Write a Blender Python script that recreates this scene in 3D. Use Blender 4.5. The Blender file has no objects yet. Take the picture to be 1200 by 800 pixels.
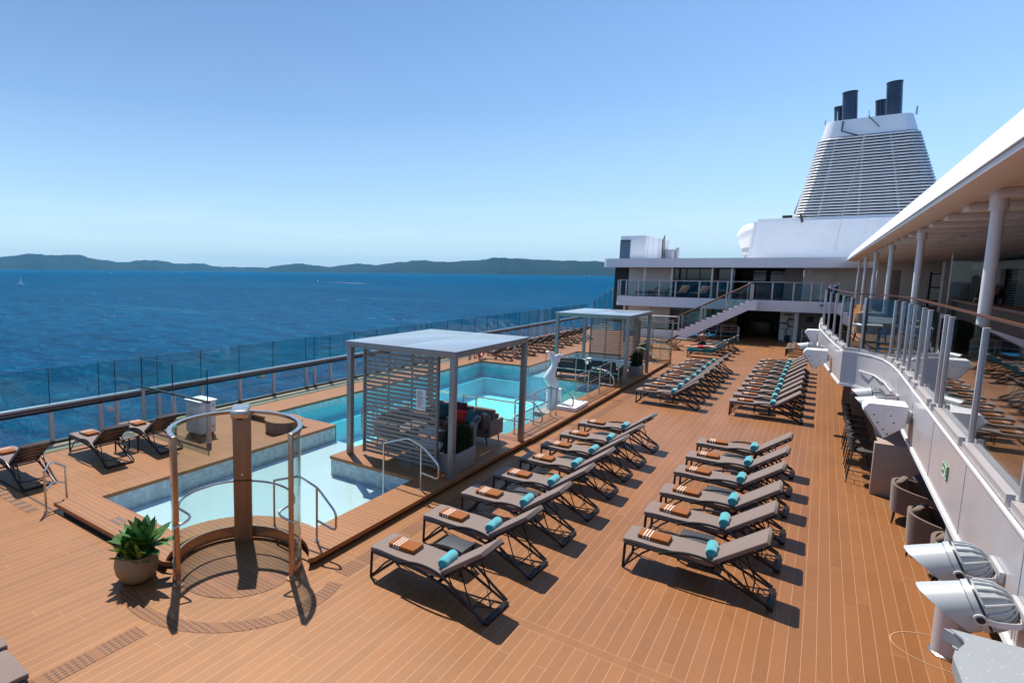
import bpy, bmesh, math, random
from mathutils import Vector, Matrix, Euler
R = math.radians
PI = math.pi
random.seed(7)
SC = bpy.context.scene
COL = SC.collection

# ------------------------------------------------------------------ mesh builder
class MB:
    def __init__(s):
        s.bm = bmesh.new()
    def _mi(s, faces, mi):
        if mi:
            for f in faces: f.material_index = mi
    def hexa(s, vs, bev=0, mi=0, seg=2):
        v = [s.bm.verts.new(p) for p in vs]
        F = [s.bm.faces.new([v[i] for i in q]) for q in ((0,3,2,1),(4,5,6,7),(0,1,5,4),(1,2,6,5),(2,3,7,6),(3,0,4,7))]
        s._mi(F, mi)
        if bev:
            es = list({e for f in F for e in f.edges})
            bmesh.ops.bevel(s.bm, geom=es, offset=bev, segments=seg, affect='EDGES', profile=.5)
    def box(s, x0, x1, y0, y1, z0, z1, bev=0, mi=0, seg=2):
        s.hexa([(x0,y0,z0),(x1,y0,z0),(x1,y1,z0),(x0,y1,z0),(x0,y0,z1),(x1,y0,z1),(x1,y1,z1),(x0,y1,z1)], bev, mi, seg)
    def obox(s, c, size, rot=(0,0,0), bev=0, mi=0, seg=2):
        M = Matrix.Translation(c) @ Euler(rot).to_matrix().to_4x4()
        a, b, d = [q/2 for q in size]
        s.hexa([M @ Vector(p) for p in ((-a,-b,-d),(a,-b,-d),(a,b,-d),(-a,b,-d),(-a,-b,d),(a,-b,d),(a,b,d),(-a,b,d))], bev, mi, seg)
    def tube(s, pts, r, seg=8, mi=0, flat=None, closed=False, cap=True):
        P = [Vector(p) for p in pts]; n = len(P)
        if closed:
            T = [(P[(i+1) % n]-P[i-1]).normalized() for i in range(n)]
        else:
            T = []
            for i in range(n):
                a = (P[i]-P[i-1]).normalized() if i else (P[1]-P[0]).normalized()
                b = (P[i+1]-P[i]).normalized() if i < n-1 else a
                t = a+b
                T.append(t.normalized() if t.length > 1e-6 else a)
        up = Vector((0,0,1)) if abs(T[0].z) < .9 else Vector((0,1,0))
        u = (up - T[0]*up.dot(T[0])).normalized(); rings = []
        for i in range(n):
            u = (u - T[i]*u.dot(T[i])).normalized(); w = T[i].cross(u)
            rr = r[i] if isinstance(r, (list, tuple)) else r
            ru, rw = (rr, rr) if not flat else flat
            rings.append([s.bm.verts.new(P[i]+u*ru*math.cos(2*PI*k/seg+PI/seg)+w*rw*math.sin(2*PI*k/seg+PI/seg)) for k in range(seg)])
        F = []
        m = n if closed else n-1
        for i in range(m):
            a, b = rings[i], rings[(i+1) % n]
            for k in range(seg):
                F.append(s.bm.faces.new((a[k], a[(k+1) % seg], b[(k+1) % seg], b[k])))
        if cap and not closed:
            F.append(s.bm.faces.new(rings[0][::-1])); F.append(s.bm.faces.new(rings[-1]))
        s._mi(F, mi)
    def lathe(s, prof, c=(0,0,0), seg=32, mi=0, a0=0, a1=2*PI, axis='z'):
        full = abs(a1-a0-2*PI) < 1e-6; N = seg if full else seg+1
        def pt(r, z, a):
            if axis == 'z': return (c[0]+r*math.cos(a), c[1]+r*math.sin(a), c[2]+z)
            if axis == 'y': return (c[0]+r*math.cos(a), c[1]+z, c[2]+r*math.sin(a))
            return (c[0]+z, c[1]+r*math.cos(a), c[2]+r*math.sin(a))
        rows = [[s.bm.verts.new(pt(max(r, 1e-4), z, a0+(a1-a0)*k/seg)) for k in range(N)] for r, z in prof]
        F = []
        for i in range(len(rows)-1):
            for k in range(seg):
                k2 = (k+1) % N
                F.append(s.bm.faces.new((rows[i][k], rows[i][k2], rows[i+1][k2], rows[i+1][k])))
        s._mi(F, mi)
    def prism(s, poly, z0, z1, mi=0):
        a = [s.bm.verts.new((x,y,z0)) for x,y in poly]; b = [s.bm.verts.new((x,y,z1)) for x,y in poly]
        n = len(poly); F = [s.bm.faces.new(a[::-1]), s.bm.faces.new(b)]
        for i in range(n): F.append(s.bm.faces.new((a[i], a[(i+1) % n], b[(i+1) % n], b[i])))
        s._mi(F, mi)
    def prism_xz(s, poly, y0, y1, mi=0, bev=0):
        a = [s.bm.verts.new((x,y0,z)) for x,z in poly]; b = [s.bm.verts.new((x,y1,z)) for x,z in poly]
        n = len(poly); F = [s.bm.faces.new(a), s.bm.faces.new(b[::-1])]
        for i in range(n): F.append(s.bm.faces.new((a[i], b[i], b[(i+1) % n], a[(i+1) % n])))
        s._mi(F, mi)
        if bev:
            bmesh.ops.bevel(s.bm, geom=list(F[0].edges)+list(F[1].edges), offset=bev, segments=2, affect='EDGES', profile=.5)
    def face(s, vs, mi=0):
        f = s.bm.faces.new([s.bm.verts.new(v) for v in vs]); s._mi([f], mi); return f
    def rect(s, x0, x1, y0, y1, z, mi=0):
        s.face([(x0,y0,z),(x1,y0,z),(x1,y1,z),(x0,y1,z)], mi)
    def strip(s, path, z0, z1, mi=0):       # vertical wall sheet along an xy path
        for i in range(len(path)-1):
            (x0,y0), (x1,y1) = path[i], path[i+1]
            s.face([(x0,y0,z0),(x1,y1,z0),(x1,y1,z1),(x0,y0,z1)], mi)
    def build(s, name, mats, parent=None, smooth=35, recalc=True):
        if recalc: bmesh.ops.recalc_face_normals(s.bm, faces=s.bm.faces)
        me = bpy.data.meshes.new(name); s.bm.to_mesh(me); s.bm.free()
        for m in (mats if isinstance(mats, (list, tuple)) else [mats]): me.materials.append(m)
        if smooth:
            me.shade_smooth()
            try: me.set_sharp_from_angle(angle=R(smooth))
            except Exception: pass
        o = bpy.data.objects.new(name, me); COL.objects.link(o)
        if parent: o.parent = parent
        return o

def tag(o, label, cat, group=None, kind=None):
    if label: o['label'] = label
    if cat: o['category'] = cat
    if group: o['group'] = group
    if kind: o['kind'] = kind
    return o
def thing(name, label, cat, loc=(0,0,0), rz=0, group=None):
    o = bpy.data.objects.new(name, None); COL.objects.link(o); o.empty_display_size = .2
    o.location = loc; o.rotation_euler = (0,0,rz)
    return tag(o, label, cat, group)
def struct(mb, name, mats, label=None, smooth=35):
    o = mb.build(name, mats, None, smooth); o['kind'] = 'structure'; o['label'] = label or name.replace('_',' '); o['category'] = name.replace('_',' ').split()[-1]
    return o
def dup(o, loc=None, rz=None, label=None, group=None, parent=None):
    c = o.copy(); COL.objects.link(c)
    if parent: c.parent = parent
    if loc is not None: c.location = loc
    if rz is not None: c.rotation_euler = (0,0,rz)
    if label: c['label'] = label
    if group: c['group'] = group
    for ch in list(o.children): dup(ch, parent=c)
    return c
def fillet(pts, r, n=5):
    P = [Vector(p) for p in pts]; out = [P[0]]
    for i in range(1, len(P)-1):
        a, b, c = P[i-1], P[i], P[i+1]
        d1 = min(r, (a-b).length*.49); d2 = min(r, (c-b).length*.49)
        p1 = b+(a-b).normalized()*d1; p2 = b+(c-b).normalized()*d2
        for k in range(n+1):
            t = k/n; out.append(p1*(1-t)**2+b*2*t*(1-t)+p2*t*t)
    out.append(P[-1]); return out
def catmull(pts, n=6):
    P = [Vector(p) for p in pts]; P = [P[0]*2-P[1]]+P+[P[-1]*2-P[-2]]; out = []
    for i in range(1, len(P)-2):
        for k in range(n):
            t = k/n; a, b, c, d = P[i-1], P[i], P[i+1], P[i+2]
            out.append(.5*((2*b)+(c-a)*t+(2*a-5*b+4*c-d)*t*t+(3*b-a-3*c+d)*t**3))
    out.append(P[-2]); return out
def arc(cx, cy, r, a0, a1, n=16):
    return [(cx+r*math.cos(R(a0+(a1-a0)*i/n)), cy+r*math.sin(R(a0+(a1-a0)*i/n))) for i in range(n+1)]

# ------------------------------------------------------------------ materials
class NT:
    def __init__(s, name):
        s.m = bpy.data.materials.new(name); s.m.use_nodes = True; s.t = s.m.node_tree; s.t.nodes.clear()
        s.out = s.t.nodes.new('ShaderNodeOutputMaterial')
    def n(s, typ, **kw):
        nd = s.t.nodes.new('ShaderNode'+typ)
        for k, v in kw.items(): setattr(nd, k, v)
        return nd
    def l(s, a, b): s.t.links.new(a, b)
    def val(s, sock, v):
        if hasattr(v, 'is_linked') or isinstance(v, bpy.types.NodeSocket): s.l(v, sock)
        else: sock.default_value = v
    def math(s, op, a, b=None, c=None):
        nd = s.n('Math', operation=op); s.val(nd.inputs[0], a)
        if b is not None: s.val(nd.inputs[1], b)
        if c is not None: s.val(nd.inputs[2], c)
        return nd.outputs[0]
    def mix(s, f, a, b, blend='MIX'):
        nd = s.n('Mix', data_type='RGBA', blend_type=blend); s.val(nd.inputs[0], f)
        for i, v in ((6, a), (7, b)):
            if isinstance(v, (tuple, list)): v = tuple(v)+((1,) if len(v) == 3 else ())
            s.val(nd.inputs[i], v)
        return nd.outputs[2]
    def noise(s, scale, detail=3, rough=.5, vec=None, dim='3D'):
        nd = s.n('TexNoise', noise_dimensions=dim); nd.inputs['Scale'].default_value = scale
        nd.inputs['Detail'].default_value = detail; nd.inputs['Roughness'].default_value = rough
        if vec is not None: s.l(vec, nd.inputs['Vector'])
        return nd.outputs[0]
    def coords(s, kind='Object', scale=None):
        tc = s.n('TexCoord'); v = tc.outputs[kind]
        if scale:
            mp = s.n('Mapping'); mp.inputs['Scale'].default_value = scale; s.l(v, mp.inputs[0]); v = mp.outputs[0]
        return v
    def ramp(s, f, stops):
        nd = s.n('ValToRGB'); cr = nd.color_ramp
        while len(cr.elements) < len(stops): cr.elements.new(.5)
        for e, (p, c) in zip(cr.elements, stops): e.position = p; e.color = tuple(c)+(1,) if len(c) == 3 else c
        s.val(nd.inputs[0], f); return nd.outputs[0]
    def pbr(s, color, rough=.5, metal=0, spec=None, bump=None, bstr=.2, bdist=.02, coat=0, sheen=0):
        b = s.n('BsdfPrincipled')
        if isinstance(color, (tuple, list)): color = tuple(color)+((1,) if len(color) == 3 else ())
        s.val(b.inputs['Base Color'], color); s.val(b.inputs['Roughness'], rough); b.inputs['Metallic'].default_value = metal
        if spec is not None: b.inputs['Specular IOR Level'].default_value = spec
        if coat: b.inputs['Coat Weight'].default_value = coat; b.inputs['Coat Roughness'].default_value = .1
        if sheen: b.inputs['Sheen Weight'].default_value = sheen
        if bump is not None:
            bn = s.n('Bump'); bn.inputs['Strength'].default_value = bstr; bn.inputs['Distance'].default_value = bdist
            s.val(bn.inputs['Height'], bump); s.l(bn.outputs[0], b.inputs['Normal'])
        s.l(b.outputs[0], s.out.inputs[0]); return b

def mk(name, color, rough=.5, metal=0, var=.12, scale=6, spec=None, bstr=0, bscale=60, bdist=.004, rvar=.1, stretch=None, sheen=0, coat=0, grime=0):
    t = NT(name); v = t.coords('Object', stretch)
    n1 = t.noise(scale, 4, .6, v)
    c = t.mix(n1, tuple(x*(1-var) for x in color), tuple(min(1, x*(1+var)) for x in color))
    if grime:
        g = t.noise(1.3, 6, .7, t.coords('Object', (1,1,.35)))
        g = t.math('MULTIPLY', t.ramp(g, [(.48,(0,0,0)),(.75,(1,1,1))]), grime)
        c = t.mix(g, c, tuple(x*.62 for x in color))
    r = t.math('ADD', t.math('MULTIPLY', t.noise(scale*2.3, 3, .6, v), rvar*2), rough-rvar)
    b = t.noise(bscale, 3, .6, t.coords('Object')) if bstr else None
    t.pbr(c, r, metal, spec, b, bstr, bdist, coat, sheen)
    return t.m

def planks(name, axis, w, L, ca, cb, line, lw=.006, bands=None, joints=True, bump=True):
    """boards run along `axis` ('x' or 'y'); pale caulk lines between them"""
    t = NT(name); co = t.coords('Object'); sp = t.n('SeparateXYZ'); t.l(co, sp.inputs[0])
    u, v = (sp.outputs[0], sp.outputs[1]) if axis == 'y' else (sp.outputs[1], sp.outputs[0])
    us = t.math('DIVIDE', u, w); idx = t.math('FLOOR', us); fu = t.math('SUBTRACT', us, idx)
    eu = t.math('MULTIPLY', t.math('MINIMUM', fu, t.math('SUBTRACT', 1.0, fu)), w)
    m1 = t.math('LESS_THAN', eu, lw/2)
    wn = t.n('TexWhiteNoise', noise_dimensions='1D'); t.l(idx, wn.inputs['W'])
    vs = t.math('ADD', t.math('DIVIDE', v, L), t.math('MULTIPLY', wn.outputs[0], 7.3)); iv = t.math('FLOOR', vs); fv = t.math('SUBTRACT', vs, iv)
    ev = t.math('MULTIPLY', t.math('MINIMUM', fv, t.math('SUBTRACT', 1.0, fv)), L)
    m = m1
    if joints: m = t.math('MAXIMUM', m1, t.math('LESS_THAN', ev, lw/2))
    cmb = t.n('CombineXYZ'); t.l(idx, cmb.inputs[0]); t.l(iv, cmb.inputs[1])
    w2 = t.n('TexWhiteNoise', noise_dimensions='2D'); t.l(cmb.outputs[0], w2.inputs['Vector'])
    g = t.coords('Object', (70,2.2,1) if axis == 'y' else (2.2,70,1))
    grain = t.noise(1, 4, .65, g)
    tone = t.math('ADD', t.math('MULTIPLY', w2.outputs[0], .62), t.math('MULTIPLY', grain, .45))
    c = t.mix(tone, ca, cb)
    big = t.noise(.35, 5, .65, co)
    c = t.mix(t.math('MULTIPLY', t.ramp(big, [(.42,(0,0,0)),(.68,(1,1,1))]), .30), c, tuple(x*.62 for x in ca))
    sm = t.noise(2.1, 6, .7, co)
    c = t.mix(t.math('MULTIPLY', t.ramp(sm, [(.6,(0,0,0)),(.72,(1,1,1))]), .26), c, tuple(x*.5 for x in ca))
    pale = t.noise(.8, 4, .6, t.coords('Object', (1.3,.5,1)))
    c = t.mix(t.math('MULTIPLY', t.ramp(pale, [(.55,(0,0,0)),(.8,(1,1,1))]), .24), c, tuple(min(1, x*1.5+.03) for x in cb))
    if bands:
        bm_ = None; bl = None
        for yc, hw in bands:
            d = t.math('ABSOLUTE', t.math('SUBTRACT', v, yc))
            inb = t.math('LESS_THAN', d, hw); ed = t.math('LESS_THAN', t.math('ABSOLUTE', t.math('SUBTRACT', d, hw)), lw/2)
            bm_ = inb if bm_ is None else t.math('MAXIMUM', bm_, inb); bl = ed if bl is None else t.math('MAXIMUM', bl, ed)
        m = t.math('MAXIMUM', t.math('MULTIPLY', m, t.math('SUBTRACT', 1.0, bm_)), bl)
    c = t.mix(m, c, line)
    r = t.math('ADD', t.math('MULTIPLY', grain, .20), .38)
    h = t.math('SUBTRACT', t.math('MULTIPLY', grain, .35), t.math('MULTIPLY', m, .6))
    b = t.pbr(c, r, 0, .62, h if bump else None, .12, .004); b.inputs['Specular Tint'].default_value = (1,.82,.64,1)
    return t.m

TEAK_A, TEAK_B = (.195,.074,.022), (.258,.100,.031)
LINE = (.43,.27,.155)
M = {}
M['deck_y'] = planks('teak_deck', 'y', .147, 5.2, TEAK_A, TEAK_B, LINE, .0042, bands=[(6.95,.085),(15.95,.085),(24.95,.085),(33.95,.085)])
M['deck_x'] = planks('teak_deck_cross', 'x', .147, 5.2, TEAK_A, TEAK_B, LINE, .0042)
M['coam'] = planks('teak_coaming', 'x', .105, 5.0, (.198,.073,.021), (.25,.096,.029), LINE, .006, joints=False)
M['coam_edge'] = mk('teak_edge', (.30,.105,.03), .5, var=.25, scale=3, stretch=(6,1,8))
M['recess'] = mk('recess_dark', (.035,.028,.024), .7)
M['taupe'] = mk('taupe_cushion', (.180,.130,.110), .85, var=.08, scale=9, bstr=.35, bscale=240, bdist=.002, sheen=.15)
M['frame'] = mk('dark_frame', (.014,.012,.013), .38, .3, var=.2, scale=12)
M['tabletop'] = mk('dark_table', (.055,.06,.072), .45, .2, var=.15)
M['steel'] = mk('brushed_steel', (.55,.53,.50), .24, 1, var=.08, scale=20)
M['steel_warm'] = mk('satin_bronze', (.50,.34,.23), .30, .9, var=.1, scale=14, stretch=(1,1,.08))
M['white'] = mk('white_paint', (.80,.80,.80), .38, var=.03, scale=2, grime=.22)
M['hullwhite'] = mk('white_hull_paint', (.78,.79,.81), .30, var=.04, scale=.8, bstr=.12, bscale=.7, bdist=.05, grime=.22)
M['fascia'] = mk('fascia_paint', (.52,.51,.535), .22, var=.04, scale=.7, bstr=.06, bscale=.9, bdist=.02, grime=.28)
M['lampgrey'] = mk('lamp_grey', (.42,.45,.47), .35, var=.03, grime=.15)
M['soffit'] = mk('soffit_beige', (.80,.79,.79), .6, var=.04)
M['greywhite'] = mk('grey_white_metal', (.52,.52,.54), .35, .2, var=.05, grime=.2)
M['cream'] = mk('cream_wall', (.76,.68,.60), .6, var=.05, grime=.25)
M['greywall'] = mk('grey_wall', (.23,.21,.19), .6, var=.08)
M['perg'] = mk('pergola_grey', (.27,.255,.245), .42, .35, var=.08, scale=5)
M['slat'] = mk('slat_greybrown', (.235,.205,.19), .5, .1, var=.12, scale=4)
M['post'] = mk('rail_post', (.50,.46,.46), .4, .35, var=.08)
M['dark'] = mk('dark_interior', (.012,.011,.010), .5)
M['black'] = mk('black_rubber', (.015,.015,.016), .55)
M['darkgrey'] = mk('dark_grey_fabric', (.05,.045,.043), .85, bstr=.3, bscale=200, bdist=.002)
M['brownfab'] = mk('brown_fabric', (.15,.105,.082), .85, var=.12, bstr=.35, bscale=220, bdist=.002, sheen=.2)
M['greyfab'] = mk('grey_fabric', (.20,.18,.175), .85, var=.12, bstr=.35, bscale=220, bdist=.002)
M['red'] = mk('red_fabric', (.68,.02,.02), .8, bstr=.3, bscale=220, bdist=.002)
M['tealfab'] = mk('teal_fabric', (.012,.10,.12), .8, bstr=.3, bscale=220, bdist=.002)
M['burg'] = mk('burgundy_fabric', (.09,.02,.02), .85)
M['turq'] = mk('turquoise_terry', (.045,.34,.39), .95, var=.22, scale=30, bstr=.8, bscale=130, bdist=.006, sheen=.4)
M['stone'] = mk('stone_grey', (.25,.23,.21), .75, var=.2, scale=9, bstr=.3, bscale=40, bdist=.004)
M['pot'] = mk('tan_pot', (.30,.185,.085), .6, var=.28, scale=5, bstr=.15, bscale=50, bdist=.003)
M['pebble'] = mk('pebble', (.33,.31,.29), .6, var=.35, scale=20)
M['statue'] = mk('statue_white', (.72,.73,.76), .42, var=.03, bstr=.1, bscale=20, bdist=.004)
M['red_ring'] = mk('ring_red', (.55,.045,.02), .5)
M['panelroof'] = mk('frosted_roof_glass', (.24,.29,.34), .22, 0, var=.06, scale=.8, spec=.6)
M['stoneledge'] = None
M['skin'] = mk('skin', (.38,.20,.125), .5, var=.1)
M['skin_tan'] = mk('skin_tan', (.26,.105,.06), .5, var=.12)
M['hair'] = mk('hair_dark', (.015,.010,.008), .6)
M['navy'] = mk('navy_cloth', (.012,.014,.03), .8)
M['redcloth'] = mk('red_cloth', (.50,.02,.025), .8)
M['whitecloth'] = mk('white_cloth', (.7,.68,.66), .85)
M['beigefab'] = mk('beige_fabric', (.50,.38,.30), .85, bstr=.2, bscale=150, bdist=.002)
M['funnelgrey'] = mk('louvre_grey', (.76,.77,.79), .32, .15, var=.08, scale=2, grime=.3)
M['stack'] = mk('exhaust_steel', (.045,.06,.095), .3, .6, var=.3, scale=.8, grime=.3)
M['navyblue'] = mk('navy_panel', (.02,.05,.12), .3)
M['counter'] = mk('bar_stone', (.36,.28,.23), .5, var=.18, scale=7)
M['wood'] = mk('dark_wood', (.11,.04,.018), .35, var=.3, scale=4, stretch=(12,1,12))
M['signgreen'] = mk('sign_green', (.02,.20,.06), .5)
M['paper'] = mk('paper_white', (.72,.72,.70), .7)
M['ink'] = mk('ink_grey', (.10,.10,.11), .8)

def glass(name, tint, refl=1.0, rough=.02, ior=1.45):
    t = NT(name); fr = t.n('Fresnel'); ge = t.n('NewGeometry'); t.l(t.math('ADD', ior, t.math('MULTIPLY', ge.outputs['Backfacing'], 1/ior-ior)), fr.inputs[0])
    tr = t.n('BsdfTransparent'); tr.inputs[0].default_value = tuple(tint)+(1,)
    gl = t.n('BsdfGlossy'); gl.inputs['Roughness'].default_value = rough
    mx = t.n('MixShader'); t.l(t.math('MULTIPLY', fr.outputs[0], refl), mx.inputs[0]); t.l(tr.outputs[0], mx.inputs[1]); t.l(gl.outputs[0], mx.inputs[2])
    t.l(mx.outputs[0], t.out.inputs[0]); return t.m
M['glass'] = glass('clear_glass', (.90,.95,.94))
M['glass_sea'] = glass('sea_rail_glass', (.86,.95,.94))
M['glass_wind'] = glass('windscreen_glass', (.70,.90,.89))
M['glass_prom'] = glass('promenade_glass', (.66,.74,.74), 1.5)
M['glass_shower'] = glass('shower_glass', (.90,.95,.94))
M['window'] = mk('dark_window', (.010,.016,.020), .06, 0, spec=.8, rvar=.01)
M['window_teal'] = mk('teal_window', (.008,.045,.06), .08, 0, spec=.8, rvar=.01)
M['window_blue'] = mk('blue_window', (.01,.05,.13), .06, 0, spec=.8, rvar=.01)

def towel_mat():      # rust terry with three white woven stripes
    t = NT('rust_towel'); co = t.coords('Object'); sp = t.n('SeparateXYZ'); t.l(co, sp.inputs[0]); m = None
    for xc in (-.135,-.092,-.049):
        k = t.math('LESS_THAN', t.math('ABSOLUTE', t.math('SUBTRACT', sp.outputs[0], xc)), .0085)
        m = k if m is None else t.math('MAXIMUM', m, k)
    c = t.mix(t.noise(9, 5, .6, co), (.215,.062,.008), (.30,.096,.018))
    c = t.mix(m, c, (.64,.57,.49))
    t.pbr(c, .95, 0, .1, t.noise(120, 3, .6, co), .8, .006, sheen=.25); return t.m
M['towel'] = towel_mat()
def perforated(name, base, hole, period, rad, gap=None, line=None):
    t = NT(name); co = t.coords('Object'); sp = t.n('SeparateXYZ'); t.l(co, sp.inputs[0]); ds = []
    for o_, p in ((0, period[0]), (1, period[1])):
        f = t.math('FRACT', t.math('DIVIDE', sp.outputs[o_], p)); ds.append(t.math('MULTIPLY', t.math('ABSOLUTE', t.math('SUBTRACT', f, .5)), p))
    a = t.math('LESS_THAN', ds[0], rad[0]); b = t.math('LESS_THAN', ds[1], rad[1]); m = t.math('MULTIPLY', a, b)
    if gap:
        ax, per, frac = gap; f = t.math('FRACT', t.math('DIVIDE', sp.outputs[ax], per)); m = t.math('MULTIPLY', m, t.math('GREATER_THAN', f, frac))
    c = t.mix(t.noise(3, 4, .6, co), tuple(x*.88 for x in base), tuple(x*1.1 for x in base))
    c = t.mix(m, c, hole); t.pbr(c, .55, 0, .35); return t.m
M['grate'] = perforated('drain_grate', (.205,.079,.025), (.05,.02,.008), (.052,.075), (.013,.020), gap=(1,.62,.14))
M['tabletop_holes'] = perforated('table_perforated', (.055,.06,.072), (.008,.008,.009), (.045,.045), (.013,.013))
M['strip'] = perforated('antislip_strip', (.22,.10,.045), (.11,.05,.022), (.25,9), (.06,9))
M['gutter'] = perforated('gutter_grate', (.42,.30,.19), (.10,.07,.05), (.06,9), (.008,9))
def tiles(name, base, grout, s=.06, var=.18, gm=.35):
    t = NT(name); co = t.coords('Object'); sp = t.n('SeparateXYZ'); t.l(co, sp.inputs[0]); m = None; idx = []
    for k in range(3):
        d = t.math('DIVIDE', sp.outputs[k], s); fl = t.math('FLOOR', t.math('ADD', d, .003)); idx.append(fl); f = t.math('FRACT', d)
        e = t.math('LESS_THAN', t.math('MINIMUM', f, t.math('SUBTRACT', 1.0, f)), .05)
        m = e if m is None else t.math('MAXIMUM', m, e)
    cb = t.n('CombineXYZ'); [t.l(i, cb.inputs[j]) for j, i in enumerate(idx)]
    wn = t.n('TexWhiteNoise', noise_dimensions='3D'); t.l(cb.outputs[0], wn.inputs['Vector'])
    c = t.mix(wn.outputs[0], tuple(x*(1-var) for x in base), tuple(min(1, x*(1+var*.8)) for x in base))
    c = t.mix(t.math('MULTIPLY', m, gm), c, grout); t.pbr(c, .25, 0, .4); return t.m
M['tile_wall'] = tiles('pool_tile_grey', (.46,.52,.56), (.30,.33,.36), .10)
M['tile_floor'] = tiles('pool_floor_tile_white', (.52,.57,.57), (.45,.5,.5), .05, .03, .2)
M['tile_deep'] = tiles('pool_floor_tile_aqua', (.66,.86,.86), (.78,.9,.9), .05, .16)
M['tile_side'] = tiles('pool_side_tile_aqua', (.17,.54,.62), (.3,.55,.6), .05)
M['mosaic'] = tiles('shelf_mosaic', (.36,.38,.35), (.20,.22,.2), .12)
def water(name, tint, bscale, bstr):
    t = NT(name); fr = t.n('Fresnel'); ge = t.n('NewGeometry'); t.l(t.math('ADD', 1.33, t.math('MULTIPLY', ge.outputs['Backfacing'], 1/1.33-1.33)), fr.inputs[0])
    co = t.coords('Object'); bn = t.n('Bump'); bn.inputs['Strength'].default_value = bstr; bn.inputs['Distance'].default_value = .05
    h = t.math('ADD', t.noise(bscale, 3, .55, co), t.math('MULTIPLY', t.noise(bscale*3.1, 2, .5, co), .35)); t.l(h, bn.inputs['Height']); t.l(bn.outputs[0], fr.inputs['Normal'])
    tr = t.n('BsdfTransparent'); tr.inputs[0].default_value = tuple(tint)+(1,)
    gl = t.n('BsdfGlossy'); gl.inputs['Roughness'].default_value = .03; t.l(bn.outputs[0], gl.inputs['Normal'])
    mx = t.n('MixShader'); t.l(fr.outputs[0], mx.inputs[0]); t.l(tr.outputs[0], mx.inputs[1]); t.l(gl.outputs[0], mx.inputs[2]); t.l(mx.outputs[0], t.out.inputs[0]); return t.m
M['water_shallow'] = water('pool_water_shallow', (.84,.96,.97), 2.2, .16)
M['water_deep'] = water('pool_water_deep', (.50,.94,.97), 3.2, .5)
def sea_mat():
    t = NT('sea_water'); co = t.coords('Object', (1,1,1))
    sw = t.coords('Object', (.010,.022,1)); w1 = t.noise(1, 5, .6, sw); w2 = t.noise(1, 6, .65, t.coords('Object', (.14,.30,1))); w3 = t.noise(1, 4, .6, t.coords('Object', (.5,.8,1)))
    h = t.math('ADD', t.math('ADD', t.math('MULTIPLY', w1, 2.2), t.math('MULTIPLY', w2, .9)), t.math('MULTIPLY', w3, .22))
    c = t.mix(t.ramp(t.noise(1, 5, .6, t.coords('Object', (.0016,.0045,1))), [(.35,(0,0,0)),(.7,(1,1,1))]), (.0003,.050,.132), (.0008,.076,.18))
    c = t.mix(t.math('MULTIPLY', t.ramp(w2, [(.52,(0,0,0)),(.72,(1,1,1))]), .9), c, (.006,.15,.235))
    st = t.ramp(t.noise(1, 5, .6, t.coords('Object', (.0035,.016,1))), [(.56,(0,0,0)),(.72,(1,1,1))])
    c = t.mix(t.math('MULTIPLY', st, .5), c, (.02,.15,.235))
    dk = t.ramp(t.noise(1, 5, .65, t.coords('Object', (.05,.11,1))), [(.40,(1,1,1)),(.54,(0,0,0))])
    c = t.mix(t.math('MULTIPLY', dk, .55), c, (.0005,.030,.072))
    # scattered whitecaps
    cap = t.ramp(t.math('MULTIPLY', t.noise(1, 3, .5, t.coords('Object', (.018,.05,1))), t.noise(1, 5, .7, t.coords('Object', (.25,.5,1)))), [(.405,(0,0,0)),(.44,(1,1,1))])
    c = t.mix(t.math('MULTIPLY', cap, .55), c, (.55,.62,.66))
    bn = t.n('Bump'); bn.inputs['Strength'].default_value = 1; bn.inputs['Distance'].default_value = 2.2; t.l(h, bn.inputs['Height'])
    df = t.n('BsdfDiffuse'); t.l(c, df.inputs[0]); gl = t.n('BsdfGlossy'); gl.inputs['Roughness'].default_value = .22; t.l(bn.outputs[0], gl.inputs['Normal']); t.l(bn.outputs[0], df.inputs['Normal'])
    fr = t.n('Fresnel'); fr.inputs[0].default_value = 1.33; t.l(bn.outputs[0], fr.inputs['Normal'])
    mx = t.n('MixShader'); t.l(t.math('MINIMUM', fr.outputs[0], .018), mx.inputs[0]); t.l(df.outputs[0], mx.inputs[1]); t.l(gl.outputs[0], mx.inputs[2]); t.l(mx.outputs[0], t.out.inputs[0]); return t.m
M['sea'] = sea_mat()
def hill_mat():
    t = NT('wooded_hill'); co = t.coords('Object')
    n = t.noise(.02, 6, .7, co); n2 = t.noise(.004, 4, .6, co)
    c = t.mix(t.ramp(n, [(.35,(0,0,0)),(.65,(1,1,1))]), (.003,.012,.010), (.007,.022,.016))
    c = t.mix(t.ramp(n2, [(.55,(0,0,0)),(.75,(1,1,1))]), c, (.022,.030,.022))
    t.pbr(c, .9, 0, .1, n, 1, 12); return t.m
M['hill'] = hill_mat()
def leaf_mat():
    t = NT('succulent_leaf'); g = t.n('NewGeometry'); co = t.coords('Object')
    c = t.mix(g.outputs['Random Per Island'], (.022,.105,.028), (.075,.19,.040))
    sp = t.n('SeparateXYZ'); t.l(co, sp.inputs[0])
    c = t.mix(t.math('MULTIPLY', t.noise(14, 3, .6, co), .5), c, (.09,.17,.03))
    b = t.pbr(c, .38, 0, .5); b.inputs['Subsurface Weight'].default_value = 0; return t.m
M['leaf'] = leaf_mat()
M['leaf_y'] = mk('succulent_leaf_yellow', (.17,.22,.02), .4, var=.35, scale=14)
def grass_mat():
    t = NT('planter_grass'); g = t.n('NewGeometry'); c = t.mix(g.outputs['Random Per Island'], (.008,.018,.006), (.028,.05,.014)); t.pbr(c, .6, 0, .2); return t.m
M['grass'] = grass_mat()
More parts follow.
